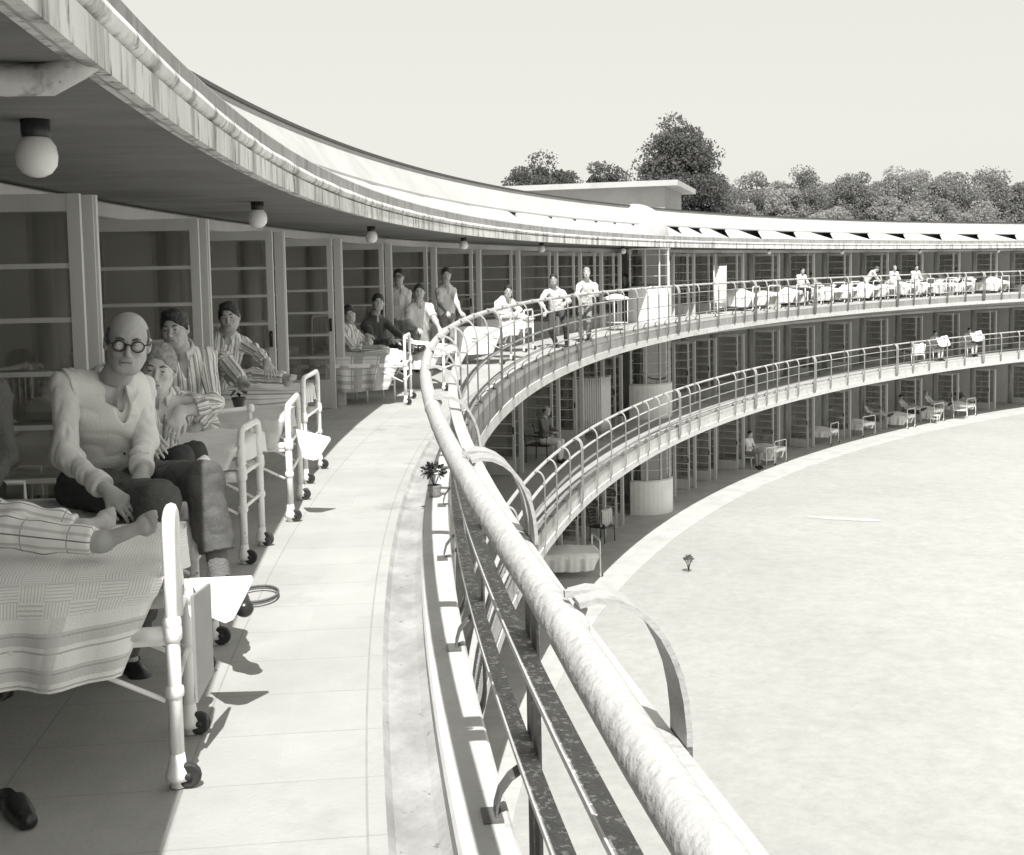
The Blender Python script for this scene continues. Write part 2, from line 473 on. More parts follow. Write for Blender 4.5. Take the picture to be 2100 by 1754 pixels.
# ---------------------------------------------------------------- setting
mb = MB()
mb.grid(lambda u, v: Vector((-500 + 1000 * u, -300 + 1300 * v, -.02)), 40, 40)
mb.build('lawn', M['lawn'], kind='structure')
mb = MB(); sweep(mb, [(-9.5, 0.0), (.22, 0.0), (.22, -.05), (-9.5, -.05)], -13, 90, .5)
mb.build('paved_path', M['ground_floor'], kind='structure')

# ---------------------------------------------------------------- the curved building
B = empty('hospital_building', P3(30, -6, 0), label='long curved white concrete hospital wing with three tiers of open balconies around the lawn', cat='building')
Binv = Matrix.Translation(-B.location)
def bpart(mb, name, m, **k):
    o = mb.build(name, m, B, **k)
    o.matrix_local = Binv
    return o
SA, SB = -13, 88
for li in (1, 2):
    z = FL[li]; sa = -13 if li == 2 else -13
    mb = MB()
    sweep(mb, [(-2.8, z), (-.24, z), (-.215, z - .022), (-.085, z - .026), (-.05, z - .01), (-.05, z - .22), (-2.8, z - .22)], sa, SB, .4)
    o = bpart(mb, 'balcony_floor', M['floor'])
    o.data.materials.append(M['gutter'])
    for p in o.data.polygons:
        if p.index < 100000:
            c = p.normal
    # gutter channel faces get the stained concrete
    m7 = 7; np_ = len(o.data.polygons) - 2
    for i in range(np_):
        if i % m7 in (1, 2, 3): o.data.polygons[i].material_index = 1
    mb = MB(); sweep(mb, [(-.05, z + .075), (-.04, z + .085), (.115, z + .085), (.125, z + .075), (.125, z - .005), (-.05, z - .005)], sa, SB, .4)
    bpart(mb, 'kerb', M['kerb'])
    mb = MB(); sweep(mb, [(-.05, z - .0052), (.118, z - .0052), (.118, z - .235), (-.05, z - .235)], sa, SB, .4)
    bpart(mb, 'fascia', M['fascia'] if li == 2 else M['fasciaw'])
    mb = MB(); sweep(mb, [(-.30, z - .2355), (.15, z - .2355), (.155, z - .39), (.05, z - .40), (-.30, z - .30)], sa, SB, .4)
    bpart(mb, 'edge_beam', M['fasciaw'])
    for i in range(0, 62):
        mb = MB(); s = -12 + i * 1.6
        if li == 1 and s < 14 or s < -2: continue
        f = frame(s, 0, 0); w_ = .055
        P = [(-.3, -w_, z - .30), (-.3, w_, z - .30), (-2.7, w_, z - .46), (-2.7, -w_, z - .46),
             (-.3, -w_, z - .219), (-.3, w_, z - .219), (-2.7, w_, z - .219), (-2.7, -w_, z - .219)]
        mb.hexa([f @ Vector(p) for p in P])
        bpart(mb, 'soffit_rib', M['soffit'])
    mb = MB(); sweep(mb, [(-8.5, z - .001), (-2.8, z - .001), (-2.8, z - .24), (-8.5, z - .24)], sa, SB, .8)
    bpart(mb, 'ward_floor', M['insidefloor'])
mb = MB(); sweep(mb, [(-8.5, .004), (-2.8, .004), (-2.8, -.2), (-8.5, -.2)], -13, SB, .8)
bpart(mb, 'ward_floor', M['insidefloor'])
# interior back wall, lintels above the doors
for li in (0, 1, 2):
    z = FL[li]; top = z + (2.80 if li < 2 else 2.36)
    mb = MB(); sweep(mb, [(-8.7, top), (-8.5, top), (-8.5, z), (-8.7, z)], -13, SB, .8)
    bpart(mb, 'back_wall', M['inside'])
    mb = MB(); sweep(mb, [(-2.98, top), (-2.72, top), (-2.72, z + 2.2), (-2.98, z + 2.2)], -13, SB, .4)
    bpart(mb, 'door_lintel', M['column'])
    mb = MB(); sweep(mb, [(-2.719, z + 2.30), (-2.62, z + 2.30), (-2.62, z + 2.19), (-2.719, z + 2.19)], -13, SB, .4)
    bpart(mb, 'door_track', M['door'])

MODS = [-10.7, -7.8, -4.95, -2.1, .75, 3.65, 6.58, 9.45, 12.45, 15.38, 18.4, 21.45, 24.73, 27.8, 30.9, 32.9, 34.7, 36.3, 41.0, 42.85, 44.75, 47.3, 50.58, 53.8, 57.2, 60.6, 63.8, 67.2, 70.6, 74.0, 77.4, 80.8]
# folding door: one leaf pair, local x outward from the sill line, y along the curve, z up
def leaf(mf, mg, x0, x1, y, post=False, h=2.14):
    st, t = .065, .038
    W = x1 - x0
    mf.box((x0 + st / 2, y, h / 2), (st, t, h)); 
    if post: 
        mf.box((x1 - .045, y, h / 2), (.09, .075, h)); st2 = .09
        mf.box((x1 + .006, y, h / 2), (.012, .04, h))
    else: mf.box((x1 - st / 2, y, h / 2), (st, t, h)); st2 = st
    a, b = x0 + st, x1 - st2
    c, w_ = (a + b) / 2, b - a
    mf.box((c, y, h - .045), (w_, t - .006, .09)); mf.box((c, y, .19), (w_, t - .006, .36))
    mf.box((c, y, .19), (w_ - .12, t + .004, .22))
    n = 6; zz = .37; zt = h - .09
    for i in range(1, n):
        q = zz + (zt - zz) * i / n
        mf.box((c, y, q), (w_, t - .012, .026))
    mg.box((c, y, (zz + zt) / 2), (w_, .006, zt - zz))
def door_pair(gap):
    mf, mg, mh = MB(), MB(), MB()
    leaf(mf, mg, -.86, 0.0, -gap)
    leaf(mf, mg, -.84, .035, 0.0, True)
    mh.box((-.035, -gap - .035, 1.06), (.03, .03, .16)); mh.box((-.035, -gap - .06, 1.10), (.02, .05, .02))
    return mf, mg, mh
protos = {}
def doors(s, z, gap):
    if gap not in protos:
        mf, mg, mh = door_pair(gap)
        f = mf.build('folding_door', M['door'], B); a = mg.build('glass', M['glass'], f); b = mh.build('handle', M['handle'], f)
        protos[gap] = f; o = f
    else: o = copy_tree(protos[gap])
    o.parent = B
    o.matrix_local = Binv @ frame(s, -1.76, z)
    return o
for li in (2, 1, 0):
    for s in MODS:
        if li < 2 and s < 22: continue
        if 36.8 < s < 40: continue
        gp = .14 if s < 10 else .36 if s < 20 else .50
        doors(s, FL[li], gp)
colp = None
for li in (2, 1, 0):
    z = FL[li]; top = (2.80 if li < 2 else 2.36)
    for s in MODS:
        mc = MB(); mp_ = MB()
        if li < 2 and s < 16: continue
        f = frame(s - .28, 0, z)
        P = MB()
        mc.lathe([(.12, .0), (.12, 2.195)], f @ Vector((-2.84, 0, .0)), 14)
        for (x0, x1) in ((-8.5, -2.99),):
            p0 = f @ Vector((x0, -.05, .005)); 
            mp_.hexa([f @ Vector(p) for p in ((x0, -.05, .004), (x0, .05, .004), (x1, .05, .004), (x1, -.05, .004), (x0, -.05, top - .002), (x0, .05, top - .002), (x1, .05, top - .002), (x1, -.05, top - .002))])
        bpart(mc, 'door_column', M['column']); bpart(mp_, 'partition_wall', M['inside'])

# ---------------------------------------------------------------- roof
z = FL[2]
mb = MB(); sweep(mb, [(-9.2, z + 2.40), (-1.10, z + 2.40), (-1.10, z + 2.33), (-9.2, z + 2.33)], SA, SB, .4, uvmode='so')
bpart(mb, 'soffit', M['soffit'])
mb = MB(); sweep(mb, [(-1.0985, z + 2.448), (-1.02, z + 2.448), (-1.005, z + 2.44), (-1.005, z + 2.315), (-1.045, z + 2.315), (-1.075, z + 2.329), (-1.0985, z + 2.329)], SA, SB, .4)
bpart(mb, 'eave_fascia', M['eave'])
# rolled gutter lip, a little uneven as old lead is
mb = MB(); n = 400
def lip(u, v):
    s = SA + (SB - SA) * u; a = 2 * PI * v
    wob = .006 * mnoise.noise(Vector((s * 1.3, 0, 0))) + .004 * mnoise.noise(Vector((s * 5, 3, 0)))
    return P3(s, -1.035 + math.cos(a) * .045 + wob, z + 2.50 + math.sin(a) * .042 + wob)
mb.grid(lip, n, 10, flip=True)
bpart(mb, 'gutter_lip', M['eave'])
mb = MB(); sweep(mb, [(-1.30, z + 2.675), (-1.085, z + 2.675), (-1.072, z + 2.66), (-1.072, z + 2.4485), (-1.30, z + 2.4485)], SA, SB, .4)
bpart(mb, 'parapet_band', M['band'])
mb = MB(); sweep(mb, [(-2.30, z + 2.70), (-1.3, z + 2.655), (-1.3, z + 2.40), (-2.30, z + 2.40)], SA, SB, .4)
bpart(mb, 'roof_apron', M['roof'])
# upper wall, set back, with its overhanging lintel
mb = MB(); sweep(mb, [(-2.62, z + 3.66), (-2.50, z + 3.66), (-2.50, z + 3.62), (-2.12, z + 3.12), (-2.02, z + 3.10), (-2.02, z + 3.06), (-2.62, z + 3.06)], SA, SB, .4)
bpart(mb, 'parapet_wall', M['roof'])
mb = MB(); sweep(mb, [(-2.66, z + 3.70), (-2.46, z + 3.70), (-2.46, z + 3.661), (-2.66, z + 3.661)], SA, SB, .4)
bpart(mb, 'coping', M['dark'])
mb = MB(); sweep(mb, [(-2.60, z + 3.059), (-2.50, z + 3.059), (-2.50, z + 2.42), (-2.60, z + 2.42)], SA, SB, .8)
bpart(mb, 'recess_wall', M['shadetone'])  # vent recess made near-black: its shade is put into the colour
mb = MB(); sweep(mb, [(-9.2, z + 3.40), (-2.62, z + 3.60), (-2.62, z + 3.30), (-9.2, z + 3.1)], SA, SB, .8)
bpart(mb, 'flat_roof', M['roof'])
mb = MB(); sweep(mb, [(-9.3, z + 3.5), (-9.15, z + 3.5), (-9.15, 0), (-9.3, 0)], SA, SB, .8)
bpart(mb, 'rear_wall', M['wall'])
# sloping infill panels under the lintel; the triangles between them are open vents
mb = MB()
mods2 = [a for a in MODS]
seq = []
for a, b in zip(MODS[:-1], MODS[1:]):
    n = 1 if b - a < 4 else 3
    for k in range(n): seq.append(a + (b - a) * k / n)
for a, b in zip(seq[:-1], seq[1:]):
    w_ = b - a; s0 = a + .15; s1 = s0 + (.58 if a > 40 else .2 if a > 26 else 0.0) * w_
    zt, zb = z + 3.0595, z + 2.715
    # polygon in (s, z): top s1 .. s0+w_ ; bottom s1-.18
    pts = [(s1 - .30, zb), (s1, zt), (s0 + w_, zt), (s0 + w_ - .30 + (s1 - s0 if False else 0) + (.58 * w_ if b > 40 else .2 * w_ if b > 26 else 0), zb)]
    fr = [P3(p, -1.60 if q < z + 2.9 else -2.03, q) for p, q in pts]
    bk = [P3(p, -1.75 if q < z + 2.9 else -2.10, q) for p, q in pts]
    mb.add(fr + bk, [(0, 1, 2, 3)[::-1], (4, 5, 6, 7), (0, 1, 5, 4), (1, 2, 6, 5), (2, 3, 7, 6), (3, 0, 4, 7)], None, False)
bpart(mb, 'vent_hood', M['roof'])
# end caps of the wing, behind the photographer and at the far side
for s in (SA + .05, SB - .05):
    f = frame(s, 0, 0); mb = MB()
    for (x0, x1, z0, z1) in ((-9.2, -2.75, 0.01, z + 3.05), (-2.75, -1.2, z + 2.41, z + 2.64)):
        mb.hexa([f @ Vector(p) for p in ((x0, -.08, z0), (x1, -.08, z0), (x1, .08, z0), (x0, .08, z0), (x0, -.08, z1), (x1, -.08, z1), (x1, .08, z1), (x0, .08, z1))])
    bpart(mb, 'end_wall', M['wall'])
# rain outlet hanging at the near eave
mb = MB(); f = frame(3.75, -1.06, z)
mb.tube([f @ Vector(p) for p in ((.03, 0, 2.36), (-.02, 0, 2.33), (-.10, 0, 2.285), (-.22, -.03, 2.275), (-.36, -.1, 2.28), (-.60, -.2, 2.31), (-.9, -.3, 2.34))], [.045, .05, .05, .045, .04, .035, .03], 10)
mb.lathe([(.03, -.03), (.055, -.02), (.055, .02), (.03, .03)], f @ Vector((-.02, 0, 2.33)), 12)
bpart(mb, 'rain_pipe', M['fasciaw'])

# rounded nurses' bay on every floor, in the middle of the curve
KS, KO, KR = 38.65, -1.95, .95
kf = frame(KS, KO, 0)
def arc(r, z0, n=20, a0=-1.65, a1=1.65): return [kf @ Vector((r * math.cos(a0 + (a1 - a0) * i / n), r * math.sin(a0 + (a1 - a0) * i / n), z0)) for i in range(n + 1)]
for li in (0, 1, 2):
    z0 = FL[li] + .002; ph = 1.06
    mb = MB()
    A_, B_, C_, D_ = arc(KR, z0), arc(KR, z0 + ph), arc(KR - .1, z0 + ph), arc(KR - .1, z0)
    n = len(A_)
    mb.add(A_ + B_ + C_ + D_, [(i, i + 1, n + i + 1, n + i) for i in range(n - 1)] + [(n + i, n + i + 1, 2 * n + i + 1, 2 * n + i) for i in range(n - 1)] + [(2 * n + i, 2 * n + i + 1, 3 * n + i + 1, 3 * n + i) for i in range(n - 1)] + [(0, n, 2 * n, 3 * n), (n - 1, 2 * n - 1, 3 * n - 1, 4 * n - 1)], None, False)
    bay = bpart(mb, 'bay_parapet', M['baywall'])
    mf, mg = MB(), MB()
    top = 2.6 if li < 2 else 2.325
    mf.tube([p for p in arc(KR - .04, z0 + ph + .02)], .03, 6); mf.tube(arc(KR - .05, z0 + top - .05), .035, 6)
    for i in range(7):
        a = -1.6 + 3.2 * i / 6
        p = kf @ Vector(((KR - .05) * math.cos(a), (KR - .05) * math.sin(a), 0))
        mf.box((p.x, p.y, z0 + (ph + top) / 2), (.05, .05, top - ph - .06))
    for hh in (1.42, 1.75, 2.08):
        mf.tube(arc(KR - .05, z0 + hh), .009, 5)
    mi = MB(); A_, B_ = arc(KR - .32, z0 + ph - .2, 14), arc(KR - .32, z0 + top, 14); n = len(A_); A2, B2 = arc(KR - .34, z0 + ph - .2, 14), arc(KR - .34, z0 + top, 14)
    mi.add(A_ + B_, [(i, i + 1, n + i + 1, n + i) for i in range(n - 1)]); mi.add(A2 + B2, [(n + i, n + i + 1, i + 1, i) for i in range(n - 1)]); bpart(mi, 'bay_shade_sheet', M['shadetone'])  # dark sheet added behind the panes to stand for the unlit bay
    A_, B_ = arc(KR - .06, z0 + ph + .05, 18), arc(KR - .06, z0 + top - .08, 18); n = len(A_)
    mg.add(A_ + B_, [(i, i + 1, n + i + 1, n + i) for i in range(n - 1)])
    o = bpart(mf, 'bay_window', M['door'])
    gl = mg.build('glass', M['glass'], o)
# fixed glazing either side of the bay
for li in (0, 1, 2):
    z0 = FL[li]
    for (sa_, sb_) in ((36.6, 38.0), (39.5, 40.9), (41.15, 42.3)):
        mf, mg = MB(), MB(); n = 3
        for i in range(n + 1):
            f = frame(sa_ + (sb_ - sa_) * i / n, -2.76, z0); p = f @ Vector((0, 0, 0)); mf.box((p.x, p.y, z0 + 1.1), (.05, .05, 2.19))
        for h_, t_ in ((.2, .38), (.70, .03), (1.02, .03), (1.34, .03), (1.66, .03), (1.98, .03), (2.16, .06)):
            a_, b_ = P3(sa_, -2.76, z0 + h_), P3(sb_, -2.76, z0 + h_)
            mf.box((a_ + b_) / 2, ((b_ - a_).length, .035, t_), Matrix.Rotation(math.atan2((b_ - a_).y, (b_ - a_).x), 3, 'Z'))
        a_, b_ = P3(sa_, -2.76, z0 + 1.26), P3(sb_, -2.76, z0 + 1.26)
        mg.box((a_ + b_) / 2, ((b_ - a_).length, .006, 1.74), Matrix.Rotation(math.atan2((b_ - a_).y, (b_ - a_).x), 3, 'Z'))
        o = bpart(mf, 'fixed_window', M['door']); mg.build('glass', M['glass'], o)
# white rounded drum above the bay, on the apron
mb = MB()
def drum(u, v):
    a = -PI * .5 + PI * u; b = PI * .5 * v
    rr = 1.12
    return P3(39.6, -2.55, z + 2.66) + nrm(39.6) * (rr * math.cos(a) * math.cos(b)) + tan(39.6) * (rr * math.sin(a) * math.cos(b) ** .8) + Vector((0, 0, 1.10 * math.sin(b)))
mb.grid(drum, 24, 12)
bpart(mb, 'roof_drum', M['roof'])
# stair house on the roof with a thin flat canopy
mb = MB()
c0, c1 = Vector((-.6, 45.9, 0)), Vector((6.22, 44.0, 0))
d = (c1 - c0).normalized(); q = Vector((-d.y, d.x, 0))
def prism(mb, a, b, dep, z0, z1, back=0.0):
    P = [a - q * back, b - q * back, b + q * dep, a + q * dep]
    mb.hexa([p + Vector((0, 0, z0)) for p in P] + [p + Vector((0, 0, z1)) for p in P])
prism(mb, c0, c1, 5.0, z + 3.2, z + 4.60)
bpart(mb, 'stair_house', M['towerwall'])
mb = MB(); prism(mb, c0 - d * .9, c1 + d * .52, 5.5, z + 4.603, z + 4.80, .45)
bpart(mb, 'stair_house_canopy', M['roof'])
mb = MB(); pp = c0 + d * 1.9
mb.ball(pp + Vector((0, -.5, z + 3.95)), (.16, .16, .13), 8)
mb.lathe([(.07, 3.5), (.07, 3.95)], pp + Vector((0, -.5, z)), 8)
bpart(mb, 'roof_cowl', M['dark'])

# ---------------------------------------------------------------- ceiling lamps
lampS = [-6.6, -.8, 5.0, 10.5, 16.4, 22.8, 29.0, 36.0, 49.2, 56.0, 63.2, 70.4]
words = ['nearest the top left corner', 'second from the camera', 'above the propped man in stripes', 'above the group around the bed', 'above the man lying by the rail', 'above the two men at the rail', 'just right of the two rail men', 'third from the right', 'second from the right', 'rightmost of all']
for i, s in enumerate(lampS):
    lab = 'opal globe lamp under the eave, ' + (['behind the photographer', 'behind the photographer'] + words)[i] if 2 <= i < 11 else None
    e = empty('globe_lamp', P3(s, -1.54, z + 2.33), cv(s)[2], lab or ('opal globe lamp under the soffit beyond the left edge of the view' if i < 2 else 'opal globe lamp under the soffit beyond the right edge of the view'), 'ceiling lamp', 'globe lamps under the eave')
    if i == 0:
        b1, b2 = MB(), MB()
        b1.lathe([(.056, 0), (.056, -.062), (.050, -.070)][::-1], (0, 0, 0), 16)
        b2.lathe([(.044, -.066), (.056, -.074), (.075, -.104), (.082, -.143), (.077, -.180), (.056, -.209), (.026, -.224), (.001, -.227)][::-1], (0, 0, 0), 20)
        p1 = b1.build('lamp_base', M['lampbase'], e); p2 = b2.build('globe', M['globe'], e)
    else:
        for p in (p1, p2):
            c = p.copy(); COL.objects.link(c); c.parent = e
# ---------------------------------------------------------------- balcony railings
POSTS = [-10.8, -9.2, -7.6, -6.0, -4.4, -2.8, -1.2, .35, 1.95, 3.5, 5.12, 6.75, 8.3, 9.9, 11.5, 13.2, 14.8, 16.5, 18.1, 19.75, 21.33, 22.68, 24.18, 25.52, 27.15, 28.65, 30.18, 31.55, 32.62, 33.75, 34.75, 35.85, 36.9, 37.9, 39.88, 41.58, 42.55, 43.65, 44.78, 45.8, 46.92, 47.95, 49.62, 51.2, 52.9, 54.5, 56.1, 57.75, 59.35, 60.92, 62.6, 64.35, 66.1, 67.8, 69.5, 71.2, 72.9, 74.6, 76.3, 78, 79.7]
DOUBLE = {3.5, 16.5, 25.52, 35.85, 43.65, 49.62, 57.75, 66.1}
def strap_mesh(double):
    mb, mh = MB(), MB()
    for dy in ((-.065, .065) if double else (0,)):
        arc_ = [(.02, 1.170), (.05, 1.176), (.08, 1.172), (.11, 1.158), (.135, 1.138), (.157, 1.110), (.174, 1.077), (.187, 1.04), (.195, 1.0), (.20, .95), (.20, .925)]
        mh.strap([(x, dy, z_) for x, z_ in arc_], .094, .010, (0, 1, 0))
        mb.strap([(x, dy, z_) for x, z_ in [(.20, .9249), (.20, .5), (.20, .1), (.20, -.10), (.192, -.16), (.175, -.205), (.158, -.235)]], .094, .010, (0, 1, 0))
    # inner stay curving down to the kerb
    path = [(.198, 0, .235), (.165, 0, .232), (.125, 0, .205), (.095, 0, .165), (.082, 0, .12), (.080, 0, .088)]
    mb.strap(path, .06, .008, (0, 1, 0))
    mb.box((.07, 0, .089), (.06, .10, .007))
    for p in ((.03, 0, 1.15),): mh.ball(p, .014, 8)
    mh.box((.03, 0, 1.178), (.05, .012, .012))
    return mb, mh
for li in (2, 1):
    z = FL[li]
    Rl = empty('balcony_railing', P3(20, 0, z), label=['', 'white tubular railing with curled strap posts along the middle balcony', 'thick white tubular railing with curled strap posts along the top balcony, running past the camera'][li], cat='railing', group='balcony railings')
    Ri = Matrix.Translation(-Rl.location)
    s0 = -12.5 if li == 2 else -12.5
    mb = MB(); n = 620
    def tube(u, v):
        s = s0 + (80 - s0) * u; a = 2 * PI * v
        r = .0318 + .0012 * mnoise.noise(Vector((s * 7, math.cos(a) * 2, math.sin(a) * 2)))
        return P3(s, math.cos(a) * r - .024 * min(1, max(0, (2.1 - s) / .9)), z + 1.135 + math.sin(a) * r)
    mb.grid(tube, n, 14, flip=True)
    o = mb.build('handrail', M['railtop'], Rl); o.matrix_local = Ri
    for (h, lo) in ((.915, 0), (.605, 0), (.29, 0)):
        mb = MB(); sweep(mb, [(.140, z + h + .006), (.194, z + h + .006), (.194, z + h - .006), (.140, z + h - .006)], s0, 80, .4)
        o = mb.build('rail', M['railtop'] if h > .8 else M['railshaded'], Rl); o.matrix_local = Ri
        mb = MB(); sweep(mb, [(.134, z + h + .009), (.1395, z + h + .009), (.1395, z + h - .009), (.134, z + h - .009)], s0, 80, .4)
        o2 = mb.build('rail_edge', M['railtop'], o)
    p = [None, None]; ph_ = [None, None]; ms = M['strap'] if li == 2 else M['straplight']
    for i, s in enumerate(POSTS):
        if li == 1 and s < 18: continue
        dd = 1 if s in DOUBLE else 0
        if p[dd] is None:
            a_, b_ = strap_mesh(dd); p[dd] = a_.build('post', ms, Rl); ph_[dd] = b_.build('hoop', M['hoop'], p[dd]); c = p[dd]
        else:
            c = p[dd].copy(); COL.objects.link(c); h2 = ph_[dd].copy(); COL.objects.link(h2); h2.parent = c
        c.parent = Rl; c.matrix_local = Ri @ frame(s, 0, z)
    for i, s in enumerate(POSTS[6::1]):
        if li == 1: break
        if i % 2: continue
        mb = MB(); mb.tube([P3(s - .055 + k * .012, 0, z + 1.135) for k in (-1, -.4, .4, 1)], [.0318, .0345, .0345, .0318], 16)
        o = mb.build('collar', M['railtop'], Rl); o.matrix_local = Ri
# ---------------------------------------------------------------- people: one smooth surface per figure, grown from joints
class SDF:
    def __init__(s, lo, hi, vox):
        s.lo = np.array(lo, np.float32); s.vox = vox
        s.n = np.maximum(4, np.ceil((np.array(hi) - np.array(lo)) / vox).astype(int) + 1)
        s.F = np.full(s.n, .2, np.float32)
    def _sub(s, lo, hi):
        a = np.clip(np.floor((np.array(lo) - s.lo) / s.vox).astype(int), 0, s.n)
        b = np.clip(np.ceil((np.array(hi) - s.lo) / s.vox).astype(int) + 1, 0, s.n)
        if np.any(b <= a): return None
        ax = [s.lo[i] + s.vox * np.arange(a[i], b[i], dtype=np.float32) for i in range(3)]
        return (slice(a[0], b[0]), slice(a[1], b[1]), slice(a[2], b[2])), ax[0][:, None, None], ax[1][None, :, None], ax[2][None, None, :]
    def _op(s, sl, d, k, op):
        A = s.F[sl]
        if op == 'sub': d = -d
        if k > 0:
            h = np.maximum(k - np.abs(A - d), 0) / k
            q = h * h * k * .25
        else: q = 0
        s.F[sl] = (np.minimum(A, d) - q) if op == 'add' else (np.maximum(A, d) + q)
    def cone(s, a, b, ra, rb, k=.02, op='add'):
        a, b = np.array(a, float), np.array(b, float); m = max(ra, rb) + k + 3 * s.vox + .02
        r = s._sub(np.minimum(a, b) - m, np.maximum(a, b) + m)
        if r is None: return
        sl, X, Y, Z = r; ba = b - a; L2 = max(1e-9, ba @ ba)
        t = np.clip(((X - a[0]) * ba[0] + (Y - a[1]) * ba[1] + (Z - a[2]) * ba[2]) / L2, 0, 1)
        d = np.sqrt((X - a[0] - t * ba[0]) ** 2 + (Y - a[1] - t * ba[1]) ** 2 + (Z - a[2] - t * ba[2]) ** 2) - (ra + (rb - ra) * t)
        s._op(sl, d, k, op)
    def ell(s, c, r, Rm=None, k=.02, op='add'):
        c = np.array(c, float); r = np.array(r, float); m = r.max() + k + 3 * s.vox + .02
        q = s._sub(c - m, c + m)
        if q is None: return
        sl, X, Y, Z = q; X = X - c[0]; Y = Y - c[1]; Z = Z - c[2]
        if Rm is not None:
            Rm = np.array(Rm)   # columns = local axes
            X, Y, Z = (X * Rm[0, i] + Y * Rm[1, i] + Z * Rm[2, i] for i in range(3))
        q1 = np.sqrt((X / r[0]) ** 2 + (Y / r[1]) ** 2 + (Z / r[2]) ** 2)
        q2 = np.sqrt((X / r[0] ** 2) ** 2 + (Y / r[1] ** 2) ** 2 + (Z / r[2] ** 2) ** 2)
        d = q1 * (q1 - 1) / np.maximum(q2, 1e-6)
        s._op(sl, d, k, op)
    def plane(s, p, nrm_, k=.005):
        """keep the side nrm_ points away from"""
        p = np.array(p, float); n = np.array(nrm_, float); n /= np.linalg.norm(n)
        sl, X, Y, Z = s._sub(s.lo - 1, s.lo + s.vox * s.n + 1)
        d = (X - p[0]) * n[0] + (Y - p[1]) * n[1] + (Z - p[2]) * n[2]
        A = s.F[sl]; h = np.maximum(k - np.abs(A - d), 0) / k
        s.F[sl] = np.maximum(A, d) + h * h * k * .25
    def local_plane(s, c, rad, p, nrm_):
        """cut by a plane only inside a ball (a cuff, a hem)"""
        c = np.array(c, float); p = np.array(p, float); n = np.array(nrm_, float); n /= np.linalg.norm(n)
        q = s._sub(c - rad, c + rad)
        if q is None: return
        sl, X, Y, Z = q
        d = (X - p[0]) * n[0] + (Y - p[1]) * n[1] + (Z - p[2]) * n[2]
        ins = (X - c[0]) ** 2 + (Y - c[1]) ** 2 + (Z - c[2]) ** 2 < rad * rad
        s.F[sl] = np.where(ins, np.maximum(s.F[sl], d), s.F[sl])
    def noise(s, amp, scale, seed=0, stretch=(1, 1, 1), ridge=False):
        rg = np.random.default_rng(seed)
        ex = (s.n * s.vox) / (scale * np.array(stretch)); m = np.ceil(ex).astype(int) + 3
        Lt = rg.standard_normal(m).astype(np.float32) * .55
        for ax in range(3):
            x = np.arange(s.n[ax], dtype=np.float32) * s.vox / (scale * stretch[ax]); i = x.astype(int); f = x - i; f = f * f * (3 - 2 * f)
            sh = [1, 1, 1]; sh[ax] = -1
            Lt = np.take(Lt, i, ax) * (1 - f.reshape(sh)) + np.take(Lt, i + 1, ax) * f.reshape(sh)
        s.F += amp * (1 - 2 * np.abs(Lt) if ridge else Lt)
    def mesh(s):
        F = s.F; I = F < 0
        c = np.zeros(np.array(F.shape) - 1, np.int8)
        for dx in (0, 1):
            for dy in (0, 1):
                for dz in (0, 1):
                    c += I[dx:F.shape[0] - 1 + dx, dy:F.shape[1] - 1 + dy, dz:F.shape[2] - 1 + dz]
        act = (c > 0) & (c < 8)
        idx = np.argwhere(act)
        if len(idx) == 0: return np.zeros((0, 3)), np.zeros((0, 4), int)
        ID = np.full(c.shape, -1, np.int32); ID[act] = np.arange(len(idx))
        P = np.zeros((len(idx), 3)); W = np.zeros(len(idx))
        cor = [(x, y, z) for x in (0, 1) for y in (0, 1) for z in (0, 1)]
        V = {q: F[idx[:, 0] + q[0], idx[:, 1] + q[1], idx[:, 2] + q[2]] for q in cor}
        for q in cor:
            for ax in range(3):
                if q[ax]: continue
                q2 = list(q); q2[ax] = 1; q2 = tuple(q2)
                a, b = V[q], V[q2]; mm = (a < 0) != (b < 0)
                t = np.where(mm, a / np.where(mm, a - b, 1), 0)
                p = np.zeros((len(idx), 3)); p[:] = q; p[:, ax] = t
                P[mm] += p[mm]; W[mm] += 1
        P = (idx + P / W[:, None]) * s.vox + s.lo
        fs = []
        for ax in range(3):
            u, v = (ax + 1) % 3, (ax + 2) % 3
            sl0 = [slice(None)] * 3; sl1 = [slice(None)] * 3
            sl0[ax] = slice(0, -1); sl1[ax] = slice(1, None)
            A, Bm = I[tuple(sl0)], I[tuple(sl1)]
            e = np.argwhere(A != Bm)
            ok = (e[:, u] > 0) & (e[:, v] > 0) & (e[:, u] < F.shape[u] - 1) & (e[:, v] < F.shape[v] - 1)
            e = e[ok]; ins = A[e[:, 0], e[:, 1], e[:, 2]]
            def cid(du, dv):
                q = e.copy(); q[:, u] -= du; q[:, v] -= dv
                return ID[q[:, 0], q[:, 1], q[:, 2]]
            Q = np.stack([cid(1, 1), cid(0, 1), cid(0, 0), cid(1, 0)], 1)
            Q[~ins] = Q[~ins][:, ::-1]
            fs.append(Q)
        return P, np.concatenate(fs)

